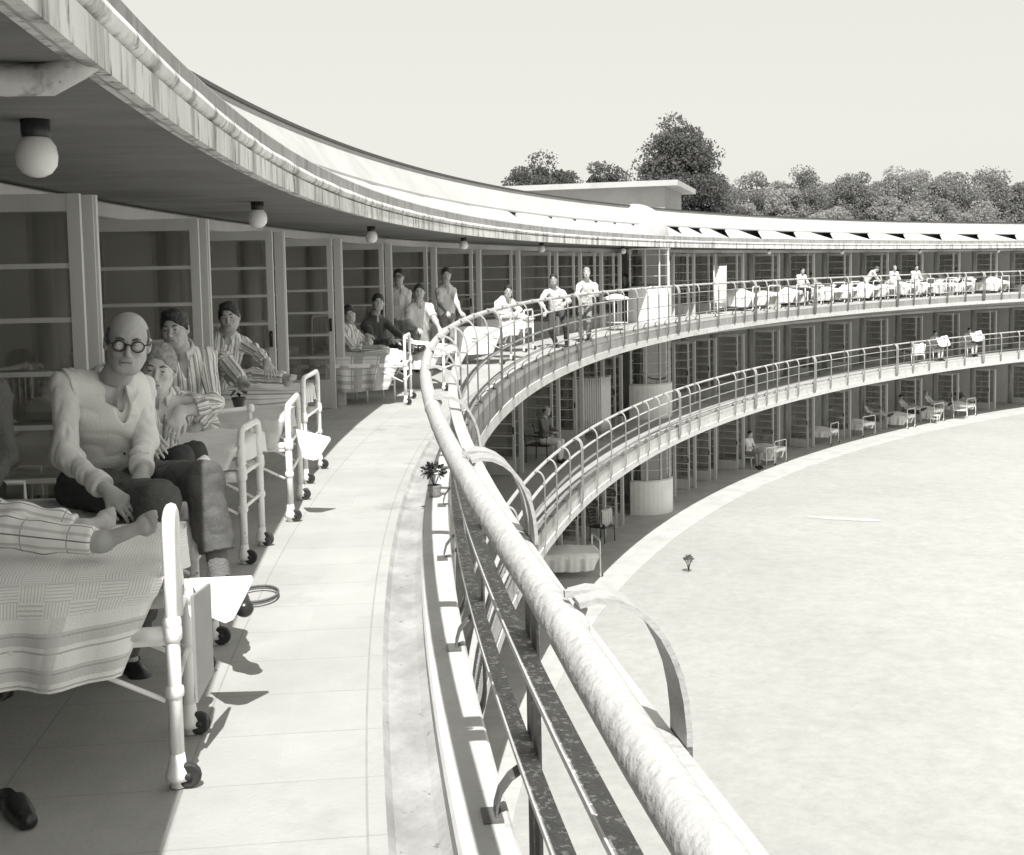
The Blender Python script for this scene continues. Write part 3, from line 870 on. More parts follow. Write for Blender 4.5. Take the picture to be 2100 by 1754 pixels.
def sdf_obj(sd, name, m, parent, smooth_it=1, attr=None, **kw):
    P, Q = sd.mesh()
    if len(P) == 0: return None
    # a little Laplacian smoothing takes the grid out of the surface
    for _ in range(smooth_it):
        acc = np.zeros_like(P); cnt = np.zeros(len(P))
        for k in range(4):
            a, b = Q[:, k], Q[:, (k + 1) % 4]
            np.add.at(acc, a, P[b]); np.add.at(cnt, a, 1); np.add.at(acc, b, P[a]); np.add.at(cnt, b, 1)
        P = P * .5 + .5 * acc / np.maximum(cnt, 1)[:, None]
    me = bpy.data.meshes.new(name)
    org = np.array(parent.location) if parent else np.zeros(3)
    me.vertices.add(len(P)); me.vertices.foreach_set('co', (P - org).astype(np.float32).ravel())
    me.loops.add(len(Q) * 4); me.loops.foreach_set('vertex_index', Q.astype(np.int32).ravel())
    me.polygons.add(len(Q)); me.polygons.foreach_set('loop_start', np.arange(0, len(Q) * 4, 4, dtype=np.int32))
    me.polygons.foreach_set('use_smooth', np.ones(len(Q), bool))
    me.update(calc_edges=True); me.validate()
    if attr is not None:
        a = me.attributes.new('st', 'FLOAT_VECTOR', 'POINT'); a.data.foreach_set('vector', attr(P).astype(np.float32).ravel())
    me.materials.append(m)
    o = bpy.data.objects.new(name, me); COL.objects.link(o); o.parent = parent
    return tag(o, **kw)

def nz(v):
    v = np.array(v, float); return v / max(1e-9, np.linalg.norm(v))
A3 = lambda v: np.array(tuple(v), float)

def bone_uv(bones):
    """coordinate field for striped cloth: stripes run along the limb"""
    def f(P):
        best = np.full(len(P), 1e9); U = np.zeros(len(P)); V = np.zeros(len(P))
        for (a, b, ref, flat) in bones:
            a, b = np.array(a), np.array(b); ba = b - a; t = np.clip(((P - a) @ ba) / (ba @ ba), 0, 1)
            D = P - a - t[:, None] * ba; d = np.linalg.norm(D, axis=1) - flat
            ax = nz(ba); r = nz(np.array(ref) - ax * (np.array(ref) @ ax)); q = np.cross(ax, r)
            if flat > .1: u = D @ q
            else: u = np.arctan2(D @ q, D @ r) * .055
            m = d < best; best[m] = d[m]; U[m] = u[m]; V[m] = (t * np.linalg.norm(ba))[m]
        return np.stack([U, V, np.zeros(len(P))], 1)
    return f

def hand(sd, w, tip, nrm_, curl=.5, side=1, k=.008, spread=1.0, sc=1.0, point=None):
    """w wrist, tip where the hand points, nrm_ back of the hand, curl 0..1; side +1 thumb on +lateral"""
    w = np.array(w, float); d = nz(np.array(tip) - w); n = np.array(nrm_, float); n = nz(n - d * (n @ d)); l = np.cross(d, n) * side
    kn = []
    for i, o in enumerate((.030, .010, -.011, -.030)):
        b = w + d * .018 * sc + l * o * .55 * sc
        kx = w + (d * (.088, .092, .088, .080)[i] + l * o) * sc
        kn.append(kx); sd.cone(b, kx, .0165 * sc, .0125 * sc, .014)
    sd.cone(w - d * .02, w + d * .03, .026 * sc, .024 * sc, .02)
    for i, L_ in enumerate(((.042, .024, .018), (.046, .029, .019), (.042, .027, .018), (.033, .020, .016))):
        p = kn[i]; ang = 0; c = curl * (.8 + .12 * i)
        if point is not None and i == point: c = .12
        off = l * (.0, .0, .0, .0)[i]
        for j, q in enumerate(L_):
            ang += c * (.75, .8, .5)[j]
            dd = d * math.cos(ang) - n * math.sin(ang) + l * (1.5 - i) * .05 * spread
            p2 = p + nz(dd) * q * sc
            sd.cone(p, p2, (.0098, .0088, .0080)[j] * sc, (.0088, .0080, .0068)[j] * sc, .003); p = p2
    t0 = w + (d * .022 + l * .022) * sc; t1 = t0 + (d * .032 + l * .028 - n * .010) * sc; t2 = t1 + (d * .030 + l * .008 - n * .012) * sc; t3 = t2 + (d * .024 - l * .002 - n * .010) * sc
    sd.cone(t0, t1, .016 * sc, .0125 * sc, .012); sd.cone(t1, t2, .0115 * sc, .010 * sc, .004); sd.cone(t2, t3, .010 * sc, .0078 * sc, .003)

def head_axes(fwd, up):
    f = nz(fwd); u = np.array(up, float); u = nz(u - f * (u @ f)); r = np.cross(f, u)
    return r, f, u

def head(sd, c, fwd, up, nk, sc=1.0, kind=0):
    r, f, u = head_axes(fwd, up); Rm = np.stack([r, f, u], 1); c = np.array(c, float)
    T = lambda x, y, z: c + (r * x + f * y + u * z) * sc
    E = lambda p, q, k=.02, op='add': sd.ell(T(*p), np.array(q) * sc, Rm, k, op)
    C = lambda p, q, ra, rb, k=.012, op='add': sd.cone(T(*p), T(*q), ra * sc, rb * sc, k, op)
    E((0, -.012, .032), (.076, .096, .084)); E((0, .022, -.030), (.060, .068, .078), .03)
    E((0, .045, -.075), (.040, .040, .034), .03); C((-.012, .068, -.098), (.012, .068, -.098), .017, .017, .02)
    for q in (-1, 1):
        C((q * .052, .005, -.055), (q * .030, .060, -.090), .020, .016, .03)      # jaw
        C((q * .040, .066, -.022), (q * .052, .035, -.018), .018, .016, .02)      # cheekbone
        E((q * .030, .100, .004), (.017, .016, .012), .014, 'sub')                # eye socket
        E((q * .030, .0795, .003), (.0125, .0125, .0115), .003)                   # eyeball under lids
        C((q * .018, .0855, .0115), (q * .044, .0765, .0115), .0052, .0045, .004) # upper lid
        E((q * .078, -.006, -.006), (.010, .020, .032), .008)                     # ear
        C((q * .085, -.012, .014), (q * .083, -.012, -.028), .0065, .006, .004)
        E((q * .080, .004, -.004), (.006, .009, .014), .004, 'sub')
        E((q * .010, .104, -.034), (.0075, .009, .007), .006)                     # nostril wing
        C((q * .022, .094, -.036), (q * .032, .080, -.068), .0035, .003, .008, 'sub')  # fold
    C((-.034, .078, .0235), (.034, .078, .0235), .0105, .0105, .014)              # brow
    C((0, .086, .016), (0, .117, -.026), .0075, .0105, .012)                      # nose
    E((0, .112, -.031), (.012, .012, .009), .006)
    C((-.019, .086, -.058), (.019, .086, -.058), .0065, .0065, .006); C((-.016, .085, -.070), (.016, .085, -.070), .007, .007, .006)
    for zz in (.046, .056, .066): C((-.030, .086 - (zz - .046) * .35, zz), (.030, .086 - (zz - .046) * .35, zz), .0012, .0012, .003, 'sub')
    for q in (-1, 1):
        E((q * .031, .0925, -.0125), (.012, .004, .004), .004)
        C((q * .006, .098, .020), (q * .008, .094, .034), .0014, .001, .003, 'sub')
    C((-.021, .0955, -.0635), (.021, .0955, -.0635), .0018, .0018, .003, 'sub')
    nb = np.array(nk, float)
    sd.cone(T(0, -.022, -.055), nb, .057 * sc, .066, .03)

def face_parts(parent, c, fwd, up, sc=1.0, glasses=False, brows=True, m='hair_dark'):
    r, f, u = head_axes(fwd, up); c = np.array(c, float); org = np.array(parent.location)
    T = lambda x, y, z: Vector(c + (r * x + f * y + u * z) * sc - org)
    for q in (-1, 1):
        mb = MB(); p = T(q * .030, .0895, .0035)
        Mx = Matrix(((r[0], f[0], u[0]), (r[1], f[1], u[1]), (r[2], f[2], u[2])))
        vs = MB().ball((0, 0, 0), (.0095 * sc, .0028 * sc, .0036 * sc), 8)
        mb.add([Mx @ Vector(v) + p for v in vs.v], vs.f); mb.build('eye', M['eye'], parent)
        if brows:
            mb = MB(); mb.tube([T(q * .014, .0925, .024), T(q * .030, .0915, .030), T(q * .046, .078, .025)], [.003 * sc, .0042 * sc, .002 * sc], 6); mb.build('eyebrow', M[m], parent)
    mb = MB(); mb.tube([T(-.020, .0925, -.0638), T(-.008, .0965, -.0628), T(.008, .0965, -.0628), T(.020, .0925, -.0638)], .0024 * sc, 6); mb.build('mouth', M['lip'], parent)
    if glasses:
        mb = MB()
        for q in (-1, 1):
            n = 22; pts = []
            for i in range(n):
                a = 2 * PI * i / n; pts.append(T(q * .034 + .0235 * math.cos(a), .104 - abs(.0235 * math.cos(a) * q + .034) * .12, .001 + .0205 * math.sin(a)))
            mb.tube(pts, .0032, 6, closed=True)
            mb.tube([T(q * .056, .098, .008), T(q * .080, .080, .010), T(q * .088, .00, .010)], .0028, 6)
        mb.tube([T(-.012, .104, .006), T(0, .108, .009), T(.012, .104, .006)], .003, 6)
        gl = mb.build('glasses', M['glasses'], parent)
        for q in (-1, 1):
            mb = MB()
            vs = MB().ball((0, 0, 0), (.0215, .0015, .0185), 12); p = T(q * .034, .1005, .001)
            mb.add([Mx @ Vector(v) + p for v in vs.v], vs.f)
            mb.build('lens', M['glass'], gl)

def hair(parent, c, fwd, up, m, sc=1.0, style='short', vox=.005, seed=1):
    r, f, u = head_axes(fwd, up); Rm = np.stack([r, f, u], 1); c = np.array(c, float)
    T = lambda x, y, z: c + (r * x + f * y + u * z) * sc
    sd = SDF(c - .15, c + .16, vox)
    E = lambda p, q, k=.02, op='add': sd.ell(T(*p), np.array(q) * sc, Rm, k, op)
    if style == 'bald':          # a low fringe round the back and sides
        E((0, -.016, .022), (.0825, .100, .080)); E((0, .0, .112), (.10, .14, .070), .01, 'sub'); E((0, .112, -.005), (.12, .105, .14), .01, 'sub'); sd.noise(.003, .012, seed, (1, 1, 2))
        E((0, 0, -.10), (.12, .12, .06), .01, 'sub')
    else:
        th = {'short': .006, 'full': .011, 'crop': .004, 'wave': .007}[style]
        E((0, -.014, .036), (.076 + th * .7, .096 + th, .084 + th))
        if style in ('full',): E((.01, .035, .100), (.055, .045, .024), .02)
        for q_ in (-1, 1): E((q_ * .070, .004, .004), (.016, .018, .030), .01)
        sd.noise(.0035 * sc, .011, seed + 5, (1, 4, 1)); sd.plane(T(0, .05, .018), f * .508 - u * .861, .006); sd.plane(T(0, 0, -.05), -u, .004)
        E((.004 * ((seed % 3) - 1), .118, .016), (.057, .062, .058), .012, 'sub'); E((.03 * (1 if seed % 2 else -1), .104, .060), (.026, .030, .026), .012, 'sub')
    sd.noise(.0026 * sc, .018, seed, (1, 1, 1))
    return sdf_obj(sd, 'hair', M[m], parent, 0)

def figure(label, J, vox=.012, top='shirt_white', legs='trouser_mid', feet='shoe', hairm='hair_dark', hstyle='short', sleeve=1.0, glasses=False, seed=0, group='patients and visitors on the balconies',
           skin='skin', curl=(.5, .5), hn=None, hs=1.0, vest=None, bare=False, th=1.0, parts=('top', 'legs'), build=1.0, collar=True, fold=1.0, cover=None, point=None, vopen=.09, cuff=.02, dors=None):
    """J: hd head centre, f facing, u head up, nk neck base, s/e/w/h shoulder elbow wrist hand-tip (pairs A,B), p pelvis, hp hips, k knees, a ankles, t toes (pairs)"""
    J = {k: ([A3(q) for q in v] if isinstance(v, (list,)) else A3(v)) for k, v in J.items() if v is not None}
    allp = [J['hd'], J['p']] + sum([J[q] for q in ('s', 'e', 'w', 'k', 'a', 't') if q in J], [])
    lo = np.min(allp, 0) - .2; hi = np.max(allp, 0) + .2
    root = empty('person', (float(J['p'][0]), float(J['p'][1]), float(min(p[2] for p in allp) - .02)), 0, label, 'person', group)
    up = nz(J['nk'] - J['p']); lat = nz(J['s'][1] - J['s'][0]); fr = np.cross(lat, up)
    if fr @ J['f'] < 0: fr = -fr
    fr = nz(fr); lat = np.cross(up, fr); lat = lat if lat @ (J['s'][1] - J['s'][0]) > 0 else -lat
    TR = np.stack([lat, fr, up], 1); TL = np.linalg.norm(J['nk'] - J['p']); b = build
    ch = J['p'] + up * TL * .70; be = J['p'] + up * TL * .34
    hn = hn or [None, None]
    def torso(sd, g_, k=.06):
        sd.ell(ch, (.165 * b + g_, .108 * b + g_, .175 + g_), TR, k); sd.ell(be + fr * .012 * b, (.148 * b + g_, .112 * b * b + g_, .17 + g_), TR, k); sd.ell(J['p'] + up * .03, (.162 * b + g_, .118 * b + g_, .13 + g_), TR, k)
        for i in (0, 1):
            sd.cone(J['s'][i], J['nk'] - up * .035 + (J['s'][i] - J['nk']) * .25, .056 + g_, .050 + g_, .05)
    # --- skin: head, neck, torso core, arms, hands, legs, feet in one surface
    sd = SDF(lo, hi, vox); torso(sd, -.012)
    head(sd, J['hd'], J['f'], J['u'], J['nk'], hs)
    for i in (0, 1):
        if 'e' in J:
            cu = .78 if sleeve > .7 else 1.0
            sd.cone(J['s'][i], J['e'][i], .050 * b * cu, .040 * b * cu, .03); sd.cone(J['e'][i], J['w'][i], .040 * b * cu, .026, .015)
            if cu == 1.0: sd.cone(J['e'][i] * .75 + J['w'][i] * .25, J['e'][i] * .6 + J['w'][i] * .4, .043 * b, .036, .03)
            n_ = hn[i] if hn[i] is not None else (fr * .4 + np.array([0, 0, 1]))
            hand(sd, J['w'][i], J['h'][i], n_, curl[i], 1 if i == 0 else -1, point=(point if i == 1 else None))
    if 'k' in J:
        for i in (0, 1):
            hp = J['hp'][i]
            lc = .84 * th
            sd.cone(hp, J['k'][i], .078 * lc, .050 * lc, .03); sd.cone(J['k'][i], J['a'][i], .050 * lc, .034, .02)
            foot(sd, J['a'][i], J['t'][i], bare, 0.0, dors)
    body = sdf_obj(sd, 'body', M[skin], root, 1)
    # --- upper garment
    g_ = .014
    if 'top' in parts:
        sd = SDF(lo, hi, vox); torso(sd, g_)
        for i in (0, 1):
            se = sleeve
            e, w, s0 = J['e'][i], J['w'][i], J['s'][i]
            sd.cone(s0, e, .064 * b, .055 * b, .04)
            if se > .5:
                tt = (se - .5) * 2 * .93; sd.cone(e, e + (w - e) * tt, .054 * b, .043 * b, .03)
        sd.noise(.010 * fold, .080, seed + 3, (1, 1, 1.6), True); sd.noise(.006 * fold, .038, seed + 4, (1, 1, 1.5), True)
        for i in (0, 1):
            e, w, s0 = J['e'][i], J['w'][i], J['s'][i]
            if sleeve > .5:
                tt = (sleeve - .5) * 2 * .93; p = e + (w - e) * tt; dd = nz(w - e)
            else:
                p = s0 + (e - s0) * sleeve * 2 * .95; dd = nz(e - s0)
            sd.cone(p - dd * .035, p - dd * .002, .047 * b if sleeve > .5 else .062 * b, .046 * b if sleeve > .5 else .062 * b, .006)
            sd.local_plane(p + dd * .06, .105, p, dd)
        # neck opening with a V down the front
        nkf = J['nk'] + fr * .062 - up * .01
        sd.cone(J['nk'] + up * .02, J['nk'] + up * .10, .062, .085, .01, 'sub')
        sd.cone(nkf + up * .03, nkf - up * vopen + fr * .03, .045, .012, .008, 'sub')
        sd.local_plane(J['p'] - up * .20, .27, J['p'] - up * .035, -up)
        bones = [(J['p'], J['nk'], fr, .13)] + [(J['s'][i], J['e'][i], fr + up * .2, .055) for i in (0, 1)] + [(J['e'][i], J['w'][i], fr + up * .2, .045) for i in (0, 1)]
        topo = sdf_obj(sd, 'shirt', M[top], root, 1, bone_uv(bones))
        if collar:
            mb = MB(); org = np.array(root.location)
            for q in (-1, 1):
                pts = []
                for i in range(9):
                    a = q * (.25 + i * .36); rr = .067 + .004 * i / 8; wg = .016 if vest else 0.0
                    pts.append(J['nk'] + lat * rr * math.sin(a) + fr * (rr * math.cos(a) * 1.05 - .004) + up * (.022 + .016 * (1 - math.cos(a)) * .5))
                vs = []
                for i, p in enumerate(pts):
                    o_ = nz((p - J['nk']) - up * ((p - J['nk']) @ up)); dn = .040 - .012 * i / 8
                    vs += [Vector(p - org), Vector(p + o_ * .012 + up * .004 - org), Vector(p + o_ * (.026 + wg * 1.6 + .006 * (i == 0)) - up * (dn + wg + .018 * (i == 0)) - org), Vector(p + o_ * (.018 + wg * 1.3) - up * (dn + wg + .014 * (i == 0)) - org)]
                fs = []
                for i in range(8):
                    for k in range(4):
                        l = (k + 1) % 4; fs.append((4 * i + k, 4 * i + l, 4 * i + 4 + l, 4 * i + 4 + k))
                fs += [(0, 1, 2, 3), (32, 33, 34, 35)]
                mb.add(vs, fs)
            mb.build('collar', M[top if top not in ('pj', 'pj_pale') else 'shirt_white'], topo)
    if vest:
        sd = SDF(lo, hi, vox); torso(sd, g_ + .011)
        sd.noise(.004, .09, seed + 8, (1, 1, .6), True)
        for i in (0, 1):
            out = nz(J['s'][i] - J['nk']); c0 = J['s'][i] + out * .066 - up * .04
            sd.ell(c0, (.082, .16, .165), TR, .015, 'sub')
        sd.cone(J['nk'] + up * .02, J['nk'] + up * .12, .075, .12, .01, 'sub')
        sd.cone(J['nk'] + fr * .08 + up * .04, J['nk'] + fr * .13 - up * .19, .058, .008, .01, 'sub')
        sd.local_plane(J['p'] - up * .14, .27, J['p'] + up * .035, -up)
        vo = sdf_obj(sd, 'knitted_vest', M[vest], root, 1)
        mb = MB(); org = np.array(root.location)
        for i in range(4):
            q = J['p'] + up * (.08 + i * .075) + fr * (.142 * b + .012 * (i in (1, 2))) + lat * .012
            mb.ball(Vector(q - org), .0065, 8)
        mb.build('button', M['pot'], vo)
    if 'legs' in parts and 'k' in J:
        sd = SDF(lo, hi, vox)
        sd.ell(J['p'] + up * .02, (.172 * b, .128 * b, .135), TR, .05)
        for i in (0, 1):
            sd.cone(J['hp'][i], J['k'][i], .094 * th, .070 * th, .05); sd.cone(J['k'][i], J['a'][i], .070 * th, .060 * th, .03)
        sd.noise(.008 * fold, .13, seed + 5, (1, 1, 1.6), True); sd.noise(.006 * fold, .05, seed + 6, (1.2, 1.2, 1), True)
        for i in (0, 1):
            dd = nz(J['a'][i] - J['k'][i]); p = J['a'][i] - dd * cuff
            sd.local_plane(p + dd * .10, .16, p, dd)
        sd.local_plane(J['p'] + up * .31, .20, J['p'] + up * .13, up)
        bones = [(J['p'], J['p'] + up * .2, fr, .1)] + [(J['hp'][i], J['k'][i], up, .07) for i in (0, 1)] + [(J['k'][i], J['a'][i], up + fr * .3, .06) for i in (0, 1)]
        sdf_obj(sd, 'trousers', M[legs], root, 1, bone_uv(bones))
    if 'k' in J and not bare:
        for i in (0, 1):
            sd = SDF(np.minimum(J['a'][i], J['t'][i]) - .16, np.maximum(J['a'][i], J['t'][i]) + .16, max(.006, vox * .7))
            foot(sd, J['a'][i], J['t'][i], False, .010)
            dd = nz(J['a'][i] - J['k'][i]); sd.local_plane(J['a'][i] - dd * .08, .09, J['a'][i] + dd * .012, -dd)
            sdf_obj(sd, 'shoe' if feet == 'shoe' else 'slipper', M[feet], root, 1)
            sd = SDF(J['a'][i] - .12, J['a'][i] + .12, max(.007, vox * .8)); sd.cone(J['a'][i] + dd * .015, J['a'][i] - dd * .10, .043, .046, .005); sdf_obj(sd, 'sock', M['sock'], root, 0)
    if hstyle: hair(root, J['hd'], J['f'], J['u'], hairm, hs, hstyle, max(.005, vox * .6), seed + 2)
    if vox < .016: face_parts(root, J['hd'], J['f'], J['u'], hs, glasses, True, hairm if hairm != 'hair_fair' else 'hair_grey')
    return root, J, (lat, fr, up)

def foot(sd, a, t, bare, g_=0.0, dors=None):
    a, t = np.array(a), np.array(t); d = nz(t - a); upv = np.array([0, 0, 1.]) if abs(d[2]) < .75 else np.array([0., 0, 0]) 
    if abs(d[2]) >= .75: upv = nz(np.array([d[1], -d[0], 0.]) + 1e-6) * 0 + np.array([0, 0, 1.])
    hl = a + nz(a - t + 1e-9) * .025
    L_ = np.linalg.norm(t - a)
    sole = -nz(np.cross(np.cross(d, np.array([0, 0, 1.]) if abs(d[2]) < .9 else np.array([1., 0, 0])), d)) * -1
    flip = 1
    if dors is not None and bare: sole = np.array(dors, float); sole = nz(sole - d * (sole @ d)); flip = -1
    dn = -sole * .045
    q_ = .82 if bare else 1.0
    sd.ell(a + dn * .8 - d * .03, ((.034 + g_) * q_, (.036 + g_) * q_, (.034 + g_) * q_), None, .02)
    sd.cone(a, a + dn * .6, .034 + g_, .036 + g_, .02)
    sd.cone(a + dn * .3 + d * .02, a + d * L_ * .72 + dn * 1.0, (.036 + g_) * q_, (.026 + g_) * q_, .02)
    l = nz(np.cross(d, sole)) * flip
    sd.cone(a + d * L_ * .70 + dn * 1.1 + l * .018, a + d * L_ * .70 + dn * 1.1 - l * .020, (.026 + g_) * q_, (.024 + g_) * q_, .015)
    if bare:
        for i, q in enumerate((.028, .011, -.004, -.018, -.031)):
            tl = (.040, .042, .036, .030, .024)[i]
            p = a + d * L_ * .74 + dn * 1.1 + l * q
            sd.cone(p, p + d * tl * .6 + sole * .006, (.0135, .0095, .009, .0085, .008)[i], (.0115, .0078, .0075, .007, .0065)[i], .003); sd.cone(p + d * tl * .6 + sole * .006, p + d * tl + sole * .001, (.0125, .0085, .008, .0078, .007)[i], (.0120, .0082, .0078, .0075, .0068)[i], .002)
    else:
        sd.cone(a + d * L_ * .70 + dn * 1.1, a + d * (L_ + .015) + dn * 1.2, .038 + g_, .028 + g_, .03)
# ---------------------------------------------------------------- hospital beds
# local frame: origin on the floor under the middle of the foot end, +x toward the head, y across, z up
def knuckle(mb, p, r=.028, h=.06, n=10):
    mb.lathe([(r * .62, -h / 2), (r, -h * .3), (r * 1.08, 0), (r, h * .3), (r * .62, h / 2)], p, n)
def bed_parts(w, Ln=1.95, H=.90, HH=1.08, lod=0, mattress_z=.60, fr='enamel', spread=None, spread_m='sheet', drop=(.28, .28), sx=(.06, 1.35), lump=0.0, seed=0, pillow=True, back=0.0, arch=True, sheet_m='sheet', mw=None, my=0.0, tr=1.0, handle=0.0, fd=.14):
    out = []
    n = 8 if lod == 0 else 6
    # foot end
    mb = MB(); h = w / 2
    r = .019 * tr
    rr = .07
    if handle:
        hn = abs(handle); q = -1 if handle < 0 else 1     # narrow hoop at one corner, plain short post at the other
        mb.tube([(0, q * h, .10), (0, q * h, H - .06), (0, q * (h - .02), H - .015), (0, q * (h - .06), H), (0, q * (h - hn + .05), H), (0, q * (h - hn + .015), H - .02), (0, q * (h - hn), H - .07), (0, q * (h - hn), .54)], r, n)
        mb.tube([(0, -q * h, .10), (0, -q * h, .58)], r, n)
    else: mb.tube([(0, -h, .10), (0, -h, H - rr), (0, -h + .02, H - .02), (0, -h + rr, H), (0, h - rr, H), (0, h - .02, H - .02), (0, h, H - rr), (0, h, .10)], r, n)
    for y in (-h, h):
        mb.tube([(0, y, .12), (0, y, .56)], .0205 * tr, n)
        if lod == 0:
            for zz in (.56, .33): knuckle(mb, (0, y, zz), .0255 * tr, .045 * tr)
        mb.lathe([(.014 * tr, .0), (.024 * tr, .006), (.024 * tr, .026), (.034 * tr, .030), (.036 * tr, .05), (.025 * tr, .085), (.021 * tr, .12)], (0, y, 0), n)
    if lod == 0:
        mb.tube([(0, -h, .33), (0, h, .33)], .011, 6); mb.tube([(0, -h, .53), (0, h, .53)], .013, 6)
    out.append(('foot_end', mb, fr))
    mb = MB(); x = Ln
    mb.tube([(x, -h, .10), (x, -h, HH - rr), (x, -h + .02, HH - .02), (x, -h + rr, HH), (x, h - rr, HH), (x, h - .02, HH - .02), (x, h, HH - rr), (x, h, .10)], r, n)
    if lod < 2:
        for i in range(1, 6): mb.tube([(x, -h + w * i / 6, .60), (x, -h + w * i / 6, HH - .02)], .008, 5)
    mb.tube([(x, -h, .60), (x, h, .60)], .012, 6)
    out.append(('head_end', mb, fr))
    mb = MB()
    for y in (-h, h):
        mb.box((Ln / 2, y * .97, .515), (Ln - .04, .035, .05))
    if lod == 0:
        for i in range(1, 8): mb.box((Ln * i / 8, 0, .50), (.04, w * .94, .008))
        for y in (-h, h):
            mb.tube([(.03, y, .30), (.42, y, .50)], .009, 6)
            mb.tube([(.02, y * .97, .525), (.14, y * .97, .525)], .026, 10)
            knuckle(mb, (.0, y, .53), .031, .075, 12)
    out.append(('side_rails', mb, fr))
    for (xx, y) in ((.0, -h), (0, h), (Ln, -h), (Ln, h)):
        mb = MB(); m_ = Matrix.Rotation(PI / 2, 3, 'X')
        mb.lathe([(.012, -.010), (.036, -.012), (.042, -.009), (.044, .0), (.042, .009), (.036, .012), (.012, .010)], (xx - .035, y + .012, .045), 14 if lod == 0 else 8, m_)
        mb.sm = [False] * len(mb.sm)
        if lod == 0:
            mb.lathe([(.004, -.022), (.012, -.020), (.012, .020), (.004, .022)], (xx - .035, y + .012, .045), 8, m_)
            mb.strap([(xx - .035, y - .008, .045), (xx - .012, y - .008, .10), (xx, y, .13)], .02, .006, (0, 0, 1))
        out.append(('caster', mb, 'rubber'))
    mb = MB(); zt = mattress_z; 
    mb_w = (mw or w) - .06; my = my * (1 if mw else 0)
    def mt(u, v):
        a = 2 * PI * v; ca, sa_ = math.cos(a), math.sin(a)
        e = .35
        y = (mb_w / 2) * math.copysign(abs(ca) ** e, ca); z_ = zt - .06 + .062 * math.copysign(abs(sa_) ** e, sa_)
        x_ = .06 + (Ln - .12) * u
        sh = min(1, (min(u, 1 - u) * 40)) ** .5
        return Vector((x_, my + y * (.92 + .08 * sh), zt - .06 + (z_ - zt + .06) * sh + 0))
    mb.grid(mt, 24 if lod < 2 else 8, 20 if lod < 2 else 12)
    out.append(('mattress', mb, sheet_m))
    if spread:
        mb = MB(); rg = random.Random(seed)
        ph = rg.random() * 9
        W2 = mb_w / 2 + .012; tot = drop[0] + 2 * W2 + drop[1]
        def path(q):
            # q in metres along the cross-section, from one hem to the other
            if q < drop[0]: return (-W2 - .018 - .03 * (drop[0] - q), zt + .02 - (drop[0] - q), 1)
            q2 = q - drop[0]
            if q2 < 2 * W2:
                e_ = min(q2, 2 * W2 - q2); return (-W2 + q2, zt + .022 - .03 * max(0, 1 - e_ / .07) ** 2, 0)
            q3 = q2 - 2 * W2
            return (W2 + .018 + .03 * q3, zt + .02 - q3, 1)
        def sp(u, v):
            Lx = fd + sx[1] - sx[0]; l_ = Lx * u; q = tot * v
            x_ = sx[0] + max(0, l_ - fd); low = max(0, fd - l_)
            y, z_, side = path(q)
            if low > 0 and not side:
                z_ -= low; x_ -= .012 + .02 * math.sin(y * 19 + ph) * low / max(fd, .01); y *= 1 - .12 * low / max(fd, .01)
            elif low > 0: y *= 1 - .25 * low / max(fd, .01); x_ -= .012
            nn = mnoise.noise(Vector((x_ * 3.1, y * 3.5, ph))); n2 = mnoise.noise(Vector((x_ * 9, y * 8, ph + 4)))
            if side:
                dep = max(0, zt - z_); s_ = 1 if y > 0 else -1
                x_ += dep * .55 * max(0, 1 - u * 2.2)
                y += s_ * (.022 * math.sin(x_ * 17 + ph * s_) + .018 * math.sin(x_ * 31 + ph)) * min(1, dep * 5) 
                z_ += .012 * nn * min(1, dep * 6) + (.018 * math.sin(x_ * 4.5 + ph) if dep > .05 else 0)
            else:
                bump = lump * math.exp(-((x_ - .75) / .5) ** 2) * (1 - (abs(y) / W2) ** 2)
                z_ += .012 * nn + .006 * n2 + bump
            return Vector((x_, y + my, z_))
        mb.grid(sp, 40 if lod < 2 else 14, 44 if lod < 2 else 16, uvf=lambda u, v: (sx[0] + (fd + sx[1] - sx[0]) * u, tot * v if v * tot < tot / 2 + 9 else tot * v))
        # foot hang
        out.append(('blanket', mb, spread_m))
    if pillow:
        mb = MB()
        th = back
        c0 = Vector((Ln - .30, 0, zt + .09)) if back < .2 else Vector((Ln - .28, 0, zt + .26))
        Mx = Matrix.Rotation(-back, 3, 'Y')
        def pl(u, v):
            a, b = (u - .5) * 2, 2 * PI * v
            ww = (w * .40)
            e = (1 - abs(a) ** 4) ** .5
            return c0 + Mx @ Vector((.20 * math.copysign(abs(math.cos(b)) ** .7, math.cos(b)) * (.55 + .45 * e), a * ww, .085 * math.copysign(abs(math.sin(b)) ** .8, math.sin(b)) * e))
        mb.grid(pl, 12, 16)
        out.append(('pillow', mb, 'pillow'))
    return out
BEDK = {}
def bed(label, foot_n, foot_f, key, group='hospital beds on the balconies', z=FL[2], **kw):
    """foot_n, foot_f: floor points of the near and the far foot post"""
    a = Vector(foot_n); b = Vector(foot_f); a.z = b.z = z
    mid = (a + b) / 2; d = (b - a).normalized()
    hd_ = Vector((-d.y, d.x, 0))               # toward the building
    e = empty('hospital_bed', mid, math.atan2(hd_.y, hd_.x), label, 'bed', group)
    w = (b - a).length
    if key in BEDK:
        for c in BEDK[key]:
            q = c.copy(); COL.objects.link(q); q.parent = e
    else:
        BEDK[key] = [mb.build(nm, M[mm], e) for (nm, mb, mm) in bed_parts(w, **kw)]
    return e
def bed_s(label, s, w, key, o=-1.0, z=FL[2], rot=0.0, **kw):
    P = P3(s, o, z); t = tan(s)
    if rot: t = Matrix.Rotation(rot, 3, 'Z') @ t
    return bed(label, P - t * (w / 2), P + t * (w / 2), key, z=z, **kw)
Z2 = FL[2]
NG = 'hospital beds on the near part of the top balcony'
